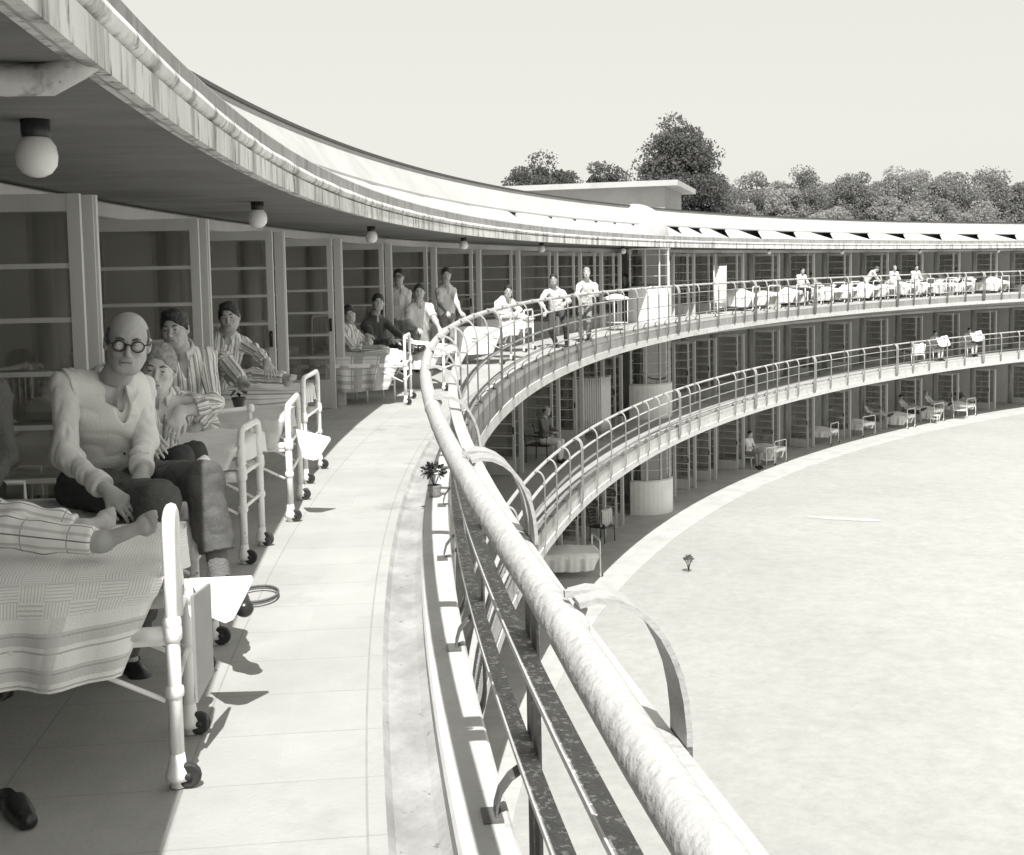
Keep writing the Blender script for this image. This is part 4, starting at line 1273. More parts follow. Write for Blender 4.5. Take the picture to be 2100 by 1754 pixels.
# foot posts measured on the floor
bed('white tubular bed in the foreground with woven check spread, bare foot on it', (-1.09, 3.91, 0), (-1.17, 4.38, 0), 'b1', group=NG, H=.92, spread=True, spread_m='spread', drop=(.10, .34), sx=(.028, 1.75), lump=.02, seed=3, fr='enamel', pillow=False, mattress_z=.715, mw=.92, my=-.185, tr=1.18, handle=.17, fd=.16)
bed('white bed the bald man sits on, low corner rail by his knee', (-1.31, 5.08, 0), (-1.33, 5.47, 0), 'b2', group=NG, H=.88, spread=True, spread_m='palecloth', drop=(.2, .2), sx=(.02, 1.6), lump=.0, seed=5, fr='enamel_old', pillow=False, mattress_z=.66, mw=.86, my=.06)
bed('white bed with smooth pale blanket, behind the knee of the bald man', (-1.51, 7.02, 0), (-1.50, 7.50, 0), 'b3', group=NG, H=.80, spread=True, spread_m='palecloth', drop=(.2, .17), sx=(.02, 1.5), lump=.04, mattress_z=.70, tr=1.15, mw=.80, my=-.10, seed=8, fr='enamel_old')
bed('white bed with fringed pale blanket and square foot rail, flower pot on its rail', (-1.44, 8.22, 0), (-1.50, 9.02, 0), 'b4', group=NG, H=.80, spread=True, spread_m='greycloth', drop=(.2, .2), sx=(.02, 1.5), lump=.05, mattress_z=.71, tr=1.15, seed=12, fr='enamel_old')
bed('white bed of the young man in stripes, farthest of the near row', (-1.57, 9.72, 0), (-1.56, 10.45, 0), 'b5', group=NG, H=.86, spread=True, spread_m='pj_bed', drop=(.2, .2), sx=(.02, 1.4), lump=.03, mattress_z=.74, tr=1.1, seed=15, fr='enamel_old')
bed('bed with plaid blanket hanging over its side, boy lying in it', (-1.17, 15.38, 0), (-1.16, 16.15, 0), 'b6', group=NG, H=.88, spread=True, spread_m='plaid', drop=(.3, .42), sx=(.05, 1.5), lump=.06, seed=18)
bed('bed with bright white sheet where three men gather', (-.75, 17.1, 0), (-.60, 17.9, 0), 'b7', group=NG, H=.88, spread=True, spread_m='sheet', drop=(.3, .3), sx=(.03, 1.5), lump=.1, seed=20)
bed('bed with long white sheet by the rail, propped man in it', P3(21.7, -.62, 0), P3(22.6, -.62, 0), 'b8', group=NG, H=.86, spread=True, spread_m='sheet', drop=(.3, .42), sx=(-.02, 1.5), lump=.05, seed=23)
bed('white bed frame just behind the two men at the rail', P3(24.8, -.85, 0), P3(25.6, -.85, 0), 'b9', group=NG, H=.86, lod=1, spread=True, spread_m='sheet', drop=(.25, .25), sx=(.03, 1.4), lump=.05, seed=25)
# ---------------------------------------------------------------- the people, joints set where the photograph shows them
U = (0, 0, 1)
def off(p, x=0, y=0, z=0): return Vector(p) + Vector((x, y, z))
# bald man with glasses, seated on the second bed
hd = at(262, 703, 5.22)
bald = figure('bald man in dark round glasses and knitted vest sitting on a bed, hands crossed', dict(
    hd=hd, f=(.30, -.93, -.10), u=(.10, .05, 1), nk=at(233, 782, 5.32),
    s=[at(134, 794, 5.20), at(286, 798, 5.48)], e=[at(136, 938, 5.10), at(297, 905, 5.40)],
    w=[at(222, 1008, 4.92), at(290, 972, 5.08)], h=[at(268, 1045, 4.88), at(272, 1068, 4.90)],
    p=at(205, 985, 5.62), hp=[at(165, 1000, 5.45), at(262, 995, 5.55)], k=[at(328, 1030, 4.90), at(418, 985, 5.08)],
    a=[at(262, 1345, 5.12), at(452, 1185, 4.98)], t=[at(305, 1392, 5.00), at(500, 1220, 4.86)]),
    vox=.0055, top='shirt_grey', legs='trouser', vest='knit', hstyle='bald', hairm='hair_grey', glasses=True, sleeve=.97, curl=(.75, .62), hn=[(-.35, -.45, .8), (.25, -.85, .45)], seed=1, build=1.14, group='near row of men', point=0, th=1.28, hs=1.13, cuff=.11)[0]
# fair-haired man leaning on a bed rail
figure('fair-haired man in pale open pyjama jacket leaning sideways behind the bald man', dict(
    hd=at(325, 757, 6.35), f=(.16, -.97, -.08), u=(.14, 0, 1), nk=at(320, 806, 6.48),
    s=[at(280, 828, 6.45), at(358, 822, 6.62)], e=[at(290, 905, 6.25), at(440, 826, 6.60)],
    w=[at(305, 885, 6.1), at(368, 846, 6.52)], h=[at(318, 905, 6.05), at(346, 900, 6.42)],
    p=at(300, 960, 6.80), hp=[at(285, 965, 6.7), at(325, 965, 6.9)], k=[at(370, 940, 6.45), at(400, 930, 6.75)], a=[at(385, 1085, 6.4), at(415, 1060, 6.7)], t=[at(400, 1100, 6.3), at(430, 1075, 6.6)]),
    vox=.0065, top='pj', legs='trouser_dark', hstyle='wave', hairm='hair_fair', sleeve=.78, curl=(.3, .45), hn=[(0, -1, .3), (.2, -.9, .3)], seed=11, group='near row of men', skin='skin_pale', vopen=.12, hs=1.1)
# dark-haired man in stripes
figure('dark-haired man in striped pyjamas over a white undershirt, squinting', dict(
    hd=at(358, 675, 7.45), f=(-.02, -1, -.06), u=(-.06, 0, 1), nk=at(370, 716, 7.60),
    s=[at(322, 738, 7.55), at(424, 732, 7.70)], e=[at(318, 830, 7.45), at(440, 835, 7.70)],
    w=[at(350, 880, 7.3), at(400, 882, 7.45)], h=[at(372, 893, 7.25), at(372, 896, 7.35)],
    p=at(385, 878, 7.95), hp=[at(365, 880, 7.9), at(410, 880, 8.0)], k=[at(385, 875, 7.55), at(425, 870, 7.7)], a=[at(400, 985, 7.5), at(430, 980, 7.65)], t=[at(405, 1000, 7.35), at(440, 995, 7.5)]),
    vox=.007, top='pj', legs='pj', hstyle='full', sleeve=.95, curl=(.5, .5), seed=21, group='near row of men', vopen=.14)
# young man propped on an elbow, legs along the bed
figure('young man in striped pyjamas lounging on a bed with one knee drawn up', dict(
    hd=at(470, 651, 9.75), f=(.10, -.98, -.05), u=(-.10, 0, 1), nk=at(463, 684, 9.88),
    s=[at(437, 712, 9.85), at(497, 706, 9.95)], e=[at(440, 762, 9.65), at(533, 728, 9.72)],
    w=[at(470, 775, 9.5), at(547, 745, 9.45)], h=[at(490, 783, 9.4), at(553, 763, 9.35)],
    p=at(445, 785, 9.95), hp=[at(448, 790, 9.85), at(452, 786, 10.05)], k=[at(462, 738, 9.5), at(520, 770, 9.9)], a=[at(497, 782, 9.3), at(588, 776, 9.7)], t=[at(516, 777, 9.22), at(597, 762, 9.65)]),
    vox=.008, top='pj', legs='pj', hstyle='full', sleeve=.95, seed=31, bare=True, group='near row of men', vopen=.12)

# ---- legs on the foreground bed: a patient lying back, his upper body beyond the left edge
figure('patient lying on the foreground bed, checked pyjama legs and one bare foot', dict(
    hd=(-3.02, 4.10, Z2 + 1.10), f=(.75, -.55, -.2), u=(-.3, 0, 1), nk=(-2.93, 4.16, Z2 + .97),
    s=[(-2.84, 3.98, Z2 + .93), (-2.86, 4.36, Z2 + .93)], e=[(-2.66, 3.92, Z2 + .76), (-2.66, 4.45, Z2 + .76)],
    w=[(-2.42, 4.02, Z2 + .82), (-2.42, 4.36, Z2 + .82)], h=[(-2.30, 4.08, Z2 + .82), (-2.30, 4.30, Z2 + .82)],
    p=(-2.50, 4.20, Z2 + .82), hp=[(-2.46, 4.06, Z2 + .82), (-2.46, 4.32, Z2 + .82)],
    k=[at(-40, 1085, 4.05), at(40, 1065, 4.35)], a=[at(205, 1112, 4.02), at(165, 1085, 4.36)], t=[at(314, 1066, 3.98), at(235, 1055, 4.42)]),
    vox=.006, dors=(.25, -1, .35), top='pj_pale', legs='pj_pale', bare=True, seed=41, group='near row of men', th=1.0)
# ---- man at the very left edge, behind the foreground bed
figure('man in dark jacket at the left edge, only his arm in view', dict(
    hd=at(-80, 735, 5.10), f=(.2, -.95, -.05), u=U, nk=at(-78, 790, 5.16),
    s=[at(-145, 815, 5.1), at(-8, 815, 5.15)], e=[at(-150, 930, 5.05), at(15, 940, 5.08)],
    w=[at(-100, 985, 4.85), at(-30, 1000, 4.9)], h=[at(-80, 1010, 4.8), at(-60, 1015, 4.8)],
    p=at(-70, 1010, 5.35), hp=[at(-110, 1015, 5.25), at(-30, 1015, 5.25)], k=[at(-120, 1045, 4.86), at(-40, 1045, 4.86)],
    a=[Vector((-2.28, 4.9, Z2 + .09)), Vector((-2.08, 4.9, Z2 + .09))], t=[Vector((-2.28, 4.78, Z2 + .05)), Vector((-2.06, 4.78, Z2 + .05))]),
    vox=.009, top='jacket', legs='trouser_dark', hstyle='short', seed=51, group='near row of men', th=1.0)
# empty leather slipper on the floor in the corner
P = onz(34, 1672, Z2)
sd = SDF(np.array(P) - .28, np.array(P) + .28, .005); d_ = nz([.62, -.78, 0]); l_ = np.array([d_[1], -d_[0], 0]); c_ = np.array(P)
sd.cone(c_ - d_ * .12 + (0, 0, .026), c_ + d_ * .02 + (0, 0, .024), .030, .034, .02); sd.cone(c_ + d_ * .02 + (0, 0, .024), c_ + d_ * .115 + (0, 0, .020), .036, .030, .02); sd.cone(c_ - d_ * .01 + (0, 0, .045), c_ + d_ * .07 + (0, 0, .030), .032, .030, .02)
sd.plane(c_ + (0, 0, .004), (0, 0, -1)); sd.cone(c_ - d_ * .12 + (0, 0, .056), c_ - d_ * .03 + (0, 0, .070), .026, .026, .006, 'sub')
sdf_obj(sd, 'slipper', M['shoe'], None, 1, None, label='empty dark leather slipper on the shaded floor at the bottom left corner', cat='slipper')
# ---------------------------------------------------------------- the group round the middle beds
G2 = 'men around the beds at the bend'
figure('tousle-haired boy in striped pyjamas lying under the plaid blanket', dict(
    hd=at(716, 645, 16.0), f=(.30, -.93, -.1), u=(-.25, .1, 1), nk=at(712, 668, 16.05),
    s=[at(703, 688, 15.85), at(728, 684, 16.2)], e=[at(722, 712, 15.7), at(757, 704, 16.0)],
    w=[at(775, 712, 15.6), at(752, 688, 15.75)], h=[at(798, 708, 15.55), at(766, 690, 15.6)],
    p=at(722, 728, 15.9), hp=[at(724, 730, 15.8), at(724, 730, 16.0)], k=[at(790, 722, 15.8), at(790, 722, 16.0)], a=[at(820, 724, 15.8), at(820, 724, 16.0)], t=[at(832, 718, 15.8), at(832, 718, 16.0)]),
    vox=.010, top='pj', legs='pj', hstyle='full', sleeve=.72, seed=61, bare=True, group=G2, hn=[(0, 0, 1), (0, 0, 1)])
figure('smiling dark-haired man in dark pullover sitting up, arms forward', dict(
    hd=at(775, 620, 16.9), f=(.25, -.96, 0), u=(.08, 0, 1), nk=at(769, 648, 17.0),
    s=[at(750, 668, 16.9), at(790, 662, 17.1)], e=[at(768, 702, 16.7), at(815, 684, 16.85)],
    w=[at(805, 700, 16.5), at(832, 694, 16.6)], h=[at(822, 702, 16.4), at(846, 697, 16.5)],
    p=at(768, 712, 17.1), hp=[at(770, 714, 17.0), at(774, 714, 17.2)], k=[at(820, 712, 16.8), at(825, 710, 17.1)], a=[at(850, 715, 16.8), at(855, 714, 17.1)], t=[at(860, 708, 16.8), at(862, 708, 17.1)]),
    vox=.010, top='sweater_dark', legs='trouser_dark', hstyle='full', sleeve=.97, seed=71, group=G2, build=1.05)
figure('man in white shirt leaning his arms straight down, second from the pillar', dict(
    hd=at(860, 598, 18.2), f=(.05, -1, -.05), u=U, nk=at(858, 621, 18.3),
    s=[at(838, 636, 18.25), at(880, 632, 18.3)], e=[at(838, 662, 18.1), at(890, 653, 18.15)],
    w=[at(856, 676, 17.9), at(901, 674, 17.9)], h=[at(866, 680, 17.75), at(907, 684, 17.75)],
    p=at(856, 680, 18.45), hp=[at(848, 682, 18.4), at(864, 682, 18.4)], k=[at(852, 712, 18.0), at(875, 712, 18.0)], a=[at(852, 748, 18.1), at(875, 748, 18.1)], t=[at(856, 752, 17.9), at(878, 752, 17.9)]),
    vox=.010, top='shirt_white', legs='trouser_mid', hstyle='crop', sleeve=.45, seed=81, group=G2, build=1.08, vopen=.13)
figure('tall man in glasses and pale open shirt standing against the doors', dict(
    hd=at(818, 567, 19.2), f=(-.05, -1, -.05), u=U, nk=at(818, 589, 19.28),
    s=[at(799, 602, 19.25), at(836, 602, 19.3)], e=[at(797, 632, 19.2), at(838, 634, 19.2)],
    w=[at(800, 655, 19.0), at(836, 657, 19.0)], h=[at(802, 668, 18.95), at(834, 668, 18.95)],
    p=at(819, 652, 19.3), hp=[at(810, 660, 19.3), at(828, 660, 19.3)], k=[at(811, 705, 19.2), at(828, 705, 19.2)], a=[at(811, 750, 19.3), at(828, 750, 19.3)], t=[at(810, 754, 19.1), at(829, 754, 19.1)]),
    vox=.010, top='shirt_white', legs='trouser_mid', hstyle='short', sleeve=.95, seed=91, group=G2, vopen=.15, glasses=True)
figure('man standing with rolled sleeves, reaching for a bed rail behind the handrail', dict(
    hd=at(915, 563, 20.6), f=(.12, -.98, -.15), u=U, nk=at(914, 585, 20.7),
    s=[at(899, 598, 20.65), at(929, 598, 20.75)], e=[at(902, 622, 20.5), at(936, 622, 20.6)],
    w=[at(915, 640, 20.2), at(944, 640, 20.3)], h=[at(925, 648, 20.0), at(952, 648, 20.15)],
    p=at(914, 645, 20.85), hp=[at(907, 650, 20.85), at(923, 650, 20.85)], k=[at(910, 692, 20.7), at(926, 692, 20.7)], a=[at(908, 733, 20.8), at(925, 733, 20.8)], t=[at(909, 737, 20.6), at(927, 737, 20.6)]),
    vox=.010, top='shirt_white', legs='trouser_mid', hstyle='short', sleeve=.62, seed=101, group=G2, vopen=.12)
figure('dark-haired man in pale pyjamas propped in bed beside the rail', dict(
    hd=at(1042, 597, 23.2), f=(.1, -.95, -.1), u=(.05, 0, 1), nk=at(1036, 614, 23.3),
    s=[at(1022, 622, 23.2), at(1050, 620, 23.4)], e=[at(1016, 640, 23.1), at(1066, 636, 23.1)],
    w=[at(1036, 646, 22.8), at(1058, 644, 22.8)], h=[at(1046, 648, 22.7), at(1050, 646, 22.7)],
    p=at(1028, 648, 23.3), hp=[at(1030, 650, 23.2), at(1034, 650, 23.4)], k=[at(1062, 648, 22.9), at(1066, 648, 23.1)], a=[at(1082, 655, 22.7), at(1085, 655, 22.9)], t=[at(1090, 650, 22.7), at(1092, 650, 22.9)]),
    vox=.012, top='pj', legs='pj', hstyle='short', sleeve=.95, seed=111, group=G2, vopen=.12, bare=True)
# two men leaning on the handrail
def zt(px, py, Y, z): return at(px, py, Y)
figure('man in white shirt sitting back on the top rail, dark trousers, left of the pair', dict(
    hd=at(1135, 573, 26.3), f=(-.12, -.98, -.05), u=U, nk=at(1136, 591, 26.4),
    s=[at(1119, 601, 26.3), at(1154, 601, 26.5)], e=[at(1108, 618, 26.0), at(1167, 617, 26.35)],
    w=[at(1121, 640, 25.6), at(1158, 622, 26.0)], h=[at(1112, 650, 25.45), at(1150, 626, 25.85)],
    p=at(1142, 637, 26.5), hp=[at(1134, 641, 26.5), at(1151, 641, 26.5)], k=[at(1129, 676, 26.0), at(1160, 668, 26.0)], a=[at(1140, 704, 26.2), at(1163, 708, 26.2)], t=[at(1144, 708, 26.0), at(1160, 712, 26.0)]),
    vox=.010, top='shirt_white', legs='trouser_dark', hstyle='wave', sleeve=.8, seed=121, group='two men at the handrail', build=1.02)
figure('fair-haired older man in white shirt, arms folded, leaning at the rail', dict(
    hd=at(1203, 559, 28.2), f=(-.10, -.98, -.05), u=U, nk=at(1203, 576, 28.3),
    s=[at(1188, 586, 28.2), at(1220, 586, 28.4)], e=[at(1183, 604, 28.0), at(1224, 604, 28.2)],
    w=[at(1205, 606, 27.8), at(1198, 603, 27.8)], h=[at(1216, 606, 27.75), at(1187, 603, 27.75)],
    p=at(1200, 622, 28.4), hp=[at(1192, 628, 28.4), at(1208, 628, 28.4)], k=[at(1190, 662, 28.2), at(1207, 660, 28.1)], a=[at(1193, 693, 28.2), at(1207, 692, 28.2)], t=[at(1188, 699, 27.9), at(1204, 698, 27.9)]),
    vox=.010, top='shirt_white', legs='trouser_mid', hstyle='wave', hairm='hair_fair', sleeve=.95, seed=131, group='two men at the handrail', build=1.05, skin='skin_pale')

# ---------------------------------------------------------------- simple poses for the far people
def posed(label, P, ang, pose, tops='shirt_white', legs='trouser_mid', hairm='hair_dark', vox=.02, seed=0, group='distant people on the far balconies', seat=.5, **kw):
    """P floor point, ang facing direction; pose sit / stand / bed / bend"""
    c, s_ = math.cos(ang), math.sin(ang)
    def W(x, y, z): return Vector((P[0] + c * y + s_ * x, P[1] + s_ * y - c * x, P[2] + z))
    rr = random.Random(seed); j = lambda: (rr.random() - .5) * .06
    f = W(.15 + j() * 3, 1, 0) - W(0, 0, 0)
    if pose == 'stand':
        J = dict(hd=W(0, .03, 1.60), f=f, u=U, nk=W(0, 0, 1.45), s=[W(-.19, 0, 1.40), W(.19, 0, 1.40)], e=[W(-.24, .0, 1.12), W(.24, .02, 1.12)], w=[W(-.20, .15, .93), W(.20, .17, .95)], h=[W(-.16, .22, .86), W(.16, .24, .88)],
                 p=W(0, 0, .95), hp=[W(-.09, 0, .90), W(.09, 0, .90)], k=[W(-.10, .03, .50), W(.10, .04, .50)], a=[W(-.10, 0, .08), W(.11, .03, .08)], t=[W(-.12, .17, .05), W(.13, .20, .05)])
    elif pose == 'sit':
        h = seat
        J = dict(hd=W(0, .10, h + .82), f=f, u=U, nk=W(0, .03, h + .66), s=[W(-.18, .02, h + .60), W(.18, .02, h + .60)], e=[W(-.23, .12, h + .34), W(.23, .12, h + .34)], w=[W(-.15, .34, h + .30 + j()), W(.15, .34, h + .30)], h=[W(-.08, .42, h + .31), W(.08, .42, h + .31)],
                 p=W(0, 0, h + .10), hp=[W(-.10, .03, h + .08), W(.10, .03, h + .08)], k=[W(-.13, .44, h + .06), W(.13, .44, h + .06)], a=[W(-.12, .42, max(.08, h - .38)), W(.12, .48, max(.08, h - .38))], t=[W(-.13, .58, max(.05, h - .42)), W(.13, .64, max(.05, h - .42))])
    elif pose == 'bed':
        J = dict(hd=W(0, -.28, 1.22), f=f, u=U, nk=W(0, -.30, 1.07), s=[W(-.18, -.27, 1.02), W(.18, -.27, 1.02)], e=[W(-.23, -.12, .82), W(.23, -.12, .82)], w=[W(-.12, .10, .80), W(.12, .10, .82)], h=[W(-.06, .18, .82), W(.06, .18, .82)],
                 p=W(0, 0, .74), hp=[W(-.09, .03, .73), W(.09, .03, .73)], k=[W(-.10, .45, .80), W(.10, .46, .76)], a=[W(-.10, .86, .70), W(.10, .86, .70)], t=[W(-.10, .95, .80), W(.12, .95, .80)])
    elif pose == 'bend':
        J = dict(hd=W(0, .42, 1.42), f=W(0, .8, -.5) - W(0, 0, 0), u=(0, 0, 1), nk=W(0, .30, 1.33), s=[W(-.19, .26, 1.28), W(.19, .26, 1.28)], e=[W(-.22, .40, 1.03), W(.22, .40, 1.03)], w=[W(-.16, .55, .84), W(.16, .55, .84)], h=[W(-.12, .62, .80), W(.12, .62, .80)],
                 p=W(0, -.05, .92), hp=[W(-.09, -.05, .88), W(.09, -.05, .88)], k=[W(-.10, .0, .50), W(.10, .0, .50)], a=[W(-.10, 0, .08), W(.11, .03, .08)], t=[W(-.12, .17, .05), W(.13, .20, .05)])
    kw.setdefault('hstyle', 'short')
    return figure(label, J, vox=vox, top=tops, legs=legs, hairm=hairm, seed=seed, group=group, collar=False, **kw)
# ---------------------------------------------------------------- far beds, people and furniture
def s_px(px, o, z):
    """arc length where the balcony line at offset o crosses a column of the photograph"""
    best = (1e9, 0)
    s = 18.0
    while s < 84:
        p = P3(s, o, z); v = p - Vector((0, 0, EYE))
        fw = cp_ * v.y - sp0 * v.z; up_ = sp0 * v.y + cp_ * v.z
        u = v.x / fw * CF; w_ = -up_ / fw * CF
        x = CCX + u * math.cos(CR) + w_ * math.sin(CR)
        if abs(x - px) < best[0]: best = (abs(x - px), s)
        s += .05
    return best[1]
cp_, sp0 = math.cos(CP), math.sin(CP)
FG = 'far beds on the top balcony'
def away(s, d=0.): t = cv(s)[2]; return math.atan2(-math.sin(t), math.cos(t)) + d   # facing the lawn
order = ['first', 'second', 'third', 'fourth', 'fifth', 'sixth', 'seventh', 'eighth', 'ninth', 'tenth', 'eleventh', 'twelfth', 'last']
fb = [1548, 1592, 1640, 1680, 1718, 1757, 1797, 1836, 1874, 1912, 1950, 1990, 2060]
for i, px in enumerate(fb):
    s = s_px(px, -1.1, Z2 + .6)
    vs = ('fa', 'fb', 'fc')[i % 3]
    bed_s('white bed in the distant sunlit row on the top balcony, %s from the left' % order[i], s, .88, vs, o=-1.05 - .12 * (i % 2), rot=(.10, -.12, .05)[i % 3], group=FG, H=.90, lod=1, spread=True, spread_m='sheet', drop=(.46, .46), sx=(-.01, 1.6), lump=(.24, .10, .17)[i % 3], seed=40 + i % 3, fr='enamel')
fm = {'hair_dark': 'dark-haired', 'hair_fair': 'pale-haired', 'hair_grey': 'grey-haired'}
def onb(px, o, z): s = s_px(px, o, z + .8); return s, P3(s, o, z)
for i, (px, o, pose, top_, hm, lab) in enumerate([
    (1642, -1.25, 'sit', 'shirt_white', 'hair_dark', 'dark-haired man in white shirt and dark trousers sitting on a bed edge, far top balcony'),
    (1678, -2.35, 'bed', 'pj', 'hair_dark', 'dark-haired patient sitting up in bed, first behind the seated man'),
    (1715, -2.35, 'bed', 'shirt_white', 'hair_grey', 'grey-haired patient in white sitting up in bed, far top balcony'),
    (1778, -1.5, 'bend', 'shirt_white', 'hair_grey', 'figure in white coat bending over a bed, far top balcony'),
    (1832, -1.4, 'sit', 'shirt_white', 'hair_fair', 'pale-haired man in white sitting among the far top beds'),
    (1854, -2.4, 'bed', 'jacket', 'hair_dark', 'dark-haired patient in grey sitting up in the far top row'),
    (1904, -2.3, 'bed', 'shirt_grey', 'hair_grey', 'patient in grey jacket near the right end of the far top row'),
    (1972, -2.2, 'bed', 'shirt_white', 'hair_dark', 'dark-haired patient resting in the last far bed at the right'),
    (1745, -2.4, 'bed', 'shirt_grey', 'hair_dark', 'patient in grey lying just left of the white-coated figure'),
    (1877, -1.2, 'sit', 'shirt_white', 'hair_dark', 'visitor in white sitting with back to the rail, far top balcony'),
    (1938, -2.3, 'bed', 'shirt_white', 'hair_fair', 'pale-haired patient sitting up, third from the right on the far top balcony')]):
    s, P = onb(px, o, Z2)
    posed(lab, P, away(s, (-.5 if pose == 'sit' else .6 if pose == 'bend' else 0)), pose, tops=top_, legs='trouser_dark' if i == 0 else 'pj' if pose == 'bed' else 'shirt_white', hairm=hm, seed=200 + i, vox=.022, seat=.62 if pose == 'sit' else .5)

FARS = list(fb)
# ---- furniture makers
def chair(label, P, ang, m='enamel', cloth=None, group='chairs on the balconies', arms=True, sc=1.0, back=.92):
    e = empty('chair', P, ang, label, 'chair', group)
    w, d, h = .25 * sc, .24 * sc, .43
    for (x, y) in ((-d, -w), (-d, w), (d, -w), (d, w)):
        mb = MB(); mb.tube([(x * 1.06, y, 0), (x, y, h)], .016, 6); mb.build('leg', M[m], e)
    mb = MB(); mb.box((0, 0, h), (2 * d + .04, 2 * w + .04, .03)); mb.build('seat', M[m], e)
    mb = MB()
    for y in (-w, w): mb.tube([(-d, y, h), (-d - .10, y, back)], .015, 6)
    for k in range(5): 
        z_ = h + .10 + (back - h - .12) * k / 4; mb.box((-d - .10 * (z_ - h) / (back - h), 0, z_), (.012, 2 * w, .035))
    mb.build('backrest', M[m], e)
    if arms:
        for y in (-w, w):
            mb = MB(); mb.tube([(-d - .04, y, h + .24), (d, y, h + .22), (d, y, h)], .014, 6); mb.build('armrest', M[m], e)
    return e
def cloth_over(label, name, P, ang, w, h0, h1, m, cat, th=.05, group=None):
    """cloth hung over a bar"""
    mb = MB(); ph = P[0] * 3
    def fn(u, v):
        y = (u - .5) * w; q = (v - .5) * 2
        z_ = h1 - abs(q) * (h1 - h0) * (.85 + .15 * math.sin(u * 9 + ph + q)); x = .035 * math.copysign(min(1, abs(q) * 5), q) + .02 * math.sin(u * 26 + ph) * abs(q)
        return Vector((x, y, z_))
    mb.grid(fn, 26, 20)
    o = mb.build(name, M[m], None, label, cat, group)
    o.location = P; o.rotation_euler = (0, 0, ang)
    sm = o.modifiers.new('thick', 'SOLIDIFY'); sm.thickness = .006
    return o
def table(label, P, ang, w, d, h, m='enamel', clothm=None, cat='table', group=None):
    e = empty('table', P, ang, label, cat, group)
    for (x, y) in ((-d, -w), (-d, w), (d, -w), (d, w)):
        mb = MB(); mb.tube([(x * .45, y * .45, 0), (x * .45, y * .45, h)], .014, 6); mb.build('leg', M[m], e)
    mb = MB(); mb.box((0, 0, h), (d, w, .03)); mb.build('top', M[m], e)
    mb = MB(); mb.box((0, 0, .22), (d * .9, w * .9, .015)); mb.build('shelf', M[m], e)
    return e
def folding_screen(label, P, ang, n=3, pw=.55, h=1.70, zig=.45):
    e = empty('folding_screen', P, ang, label, 'screen', 'cloth folding screens')
    y = 0; x = 0
    for i in range(n):
        a = zig * (1 if i % 2 else -1); dx, dy = math.sin(a) * pw, math.cos(a) * pw
        mb = MB()
        mb.tube([(x, y, .06), (x, y, h), (x + dx, y + dy, h), (x + dx, y + dy, .06)], .011, 6)
        fr_ = mb.build('frame', M['enamel'], e)
        mb = MB()
        def fn(u, v, x=x, y=y, dx=dx, dy=dy):
            f = .012 * math.sin(u * 50) * (1 + .3 * math.sin(v * 3)); return Vector((x + dx * (.02 + u * .96) + f * math.cos(a), y + dy * (.02 + u * .96) - f * math.sin(a), .22 + v * (h - .25)))
        mb.grid(fn, 60, 4); c = mb.build('curtain', M['screen'], e)
        sm = c.modifiers.new('thick', 'SOLIDIFY'); sm.thickness = .003
        for q in ((x, y), (x + dx, y + dy)):
            mb = MB(); mb.box((q[0], q[1], .05), (.26, .02, .02)); mb.ball((q[0] + .12, q[1], .03), .03, 8); mb.ball((q[0] - .12, q[1], .03), .03, 8); mb.build('foot', M['enamel'], e)
        x += dx; y += dy
    return e
# top balcony, centre
s = 33.2; table('white trolley heaped with linen beside the rounded bay, top balcony', P3(s, -.85, Z2), cv(s)[2], .62, .45, .86, group='tables and trolleys')
mb = MB(); 
mb.grid(lambda u, v: Vector(((u - .5) * .6, (v - .5) * .8, .90 + .09 * math.sin(PI * u) * math.sin(PI * v) + .03 * mnoise.noise(Vector((u * 5, v * 5, 1))))), 16, 16)
o = mb.build('folded_linen', M['sheet'], None, 'crumpled white linen lying on the trolley beside the rounded bay', 'linen'); o.location = P3(s, -.85, Z2); sm = o.modifiers.new('thick', 'SOLIDIFY'); sm.thickness = .06
s = 45.6; e = table('small white stool standing by the doors, left of the cloth screen', P3(s - 1.6, -1.35, Z2), cv(s)[2], .4, .4, .42, group='tables and trolleys', cat='stool')
s = s_px(1470, -1.2, Z2 + 1); folding_screen('white pleated folding screen on the top balcony, left of the far beds', P3(s, -1.3, Z2), -cv(s)[2] - .6, 2, .42, 1.72, .9)
s = s_px(1293, -2.2, Z2 + 1); posed('grey-haired man in a doorway, only his head above the white bay wall', P3(s, -2.35, Z2), away(s, -1.4), 'sit', tops='jacket', hairm='hair_grey', seed=300, seat=.55)
# middle balcony
Z1 = FL[1]
s = 29.4; P = P3(s, -1.75, Z1)
chair('dark cushioned chair the old man sits in on the middle balcony', P, away(s, -.15), 'dark', group='chairs on the balconies', sc=1.15)
posed('old man in open dark jacket and pale trousers seated on the middle balcony', P3(s, -1.70, Z1) + Vector((0, 0, 0)), away(s, -.1), 'sit', tops='jacket', legs='shirt_grey', hairm='hair_grey', hstyle='bald', seed=310, vox=.016, seat=.45)
folding_screen('tall pleated folding screen standing in front of the middle balcony doors', P3(32.7, -1.95, Z1), -cv(33)[2] - .75, 3, .52, 1.75, .55)
s = 36.0; chair('empty dark chair by the bay wall on the middle balcony', P3(s - .5, -1.6, Z1), away(s, .4), 'dark', arms=False)
s = s_px(1672, -1.6, Z1 + .5); chair('dark wheelchair-like armchair alone on the middle balcony', P3(s, -1.8, Z1), away(s), 'dark')
s = s_px(1877, -.9, Z1 + .6); e = chair('empty white deck chair turned from the rail, middle balcony', P3(s, -.95, Z1), away(s, 2.6), 'enamel', sc=1.3)
cloth_over('white cloth over the back of the empty deck chair', 'cloth', P3(s, -.80, Z1), away(s, 2.6), .62, .35, .96, 'sheet', 'cloth')
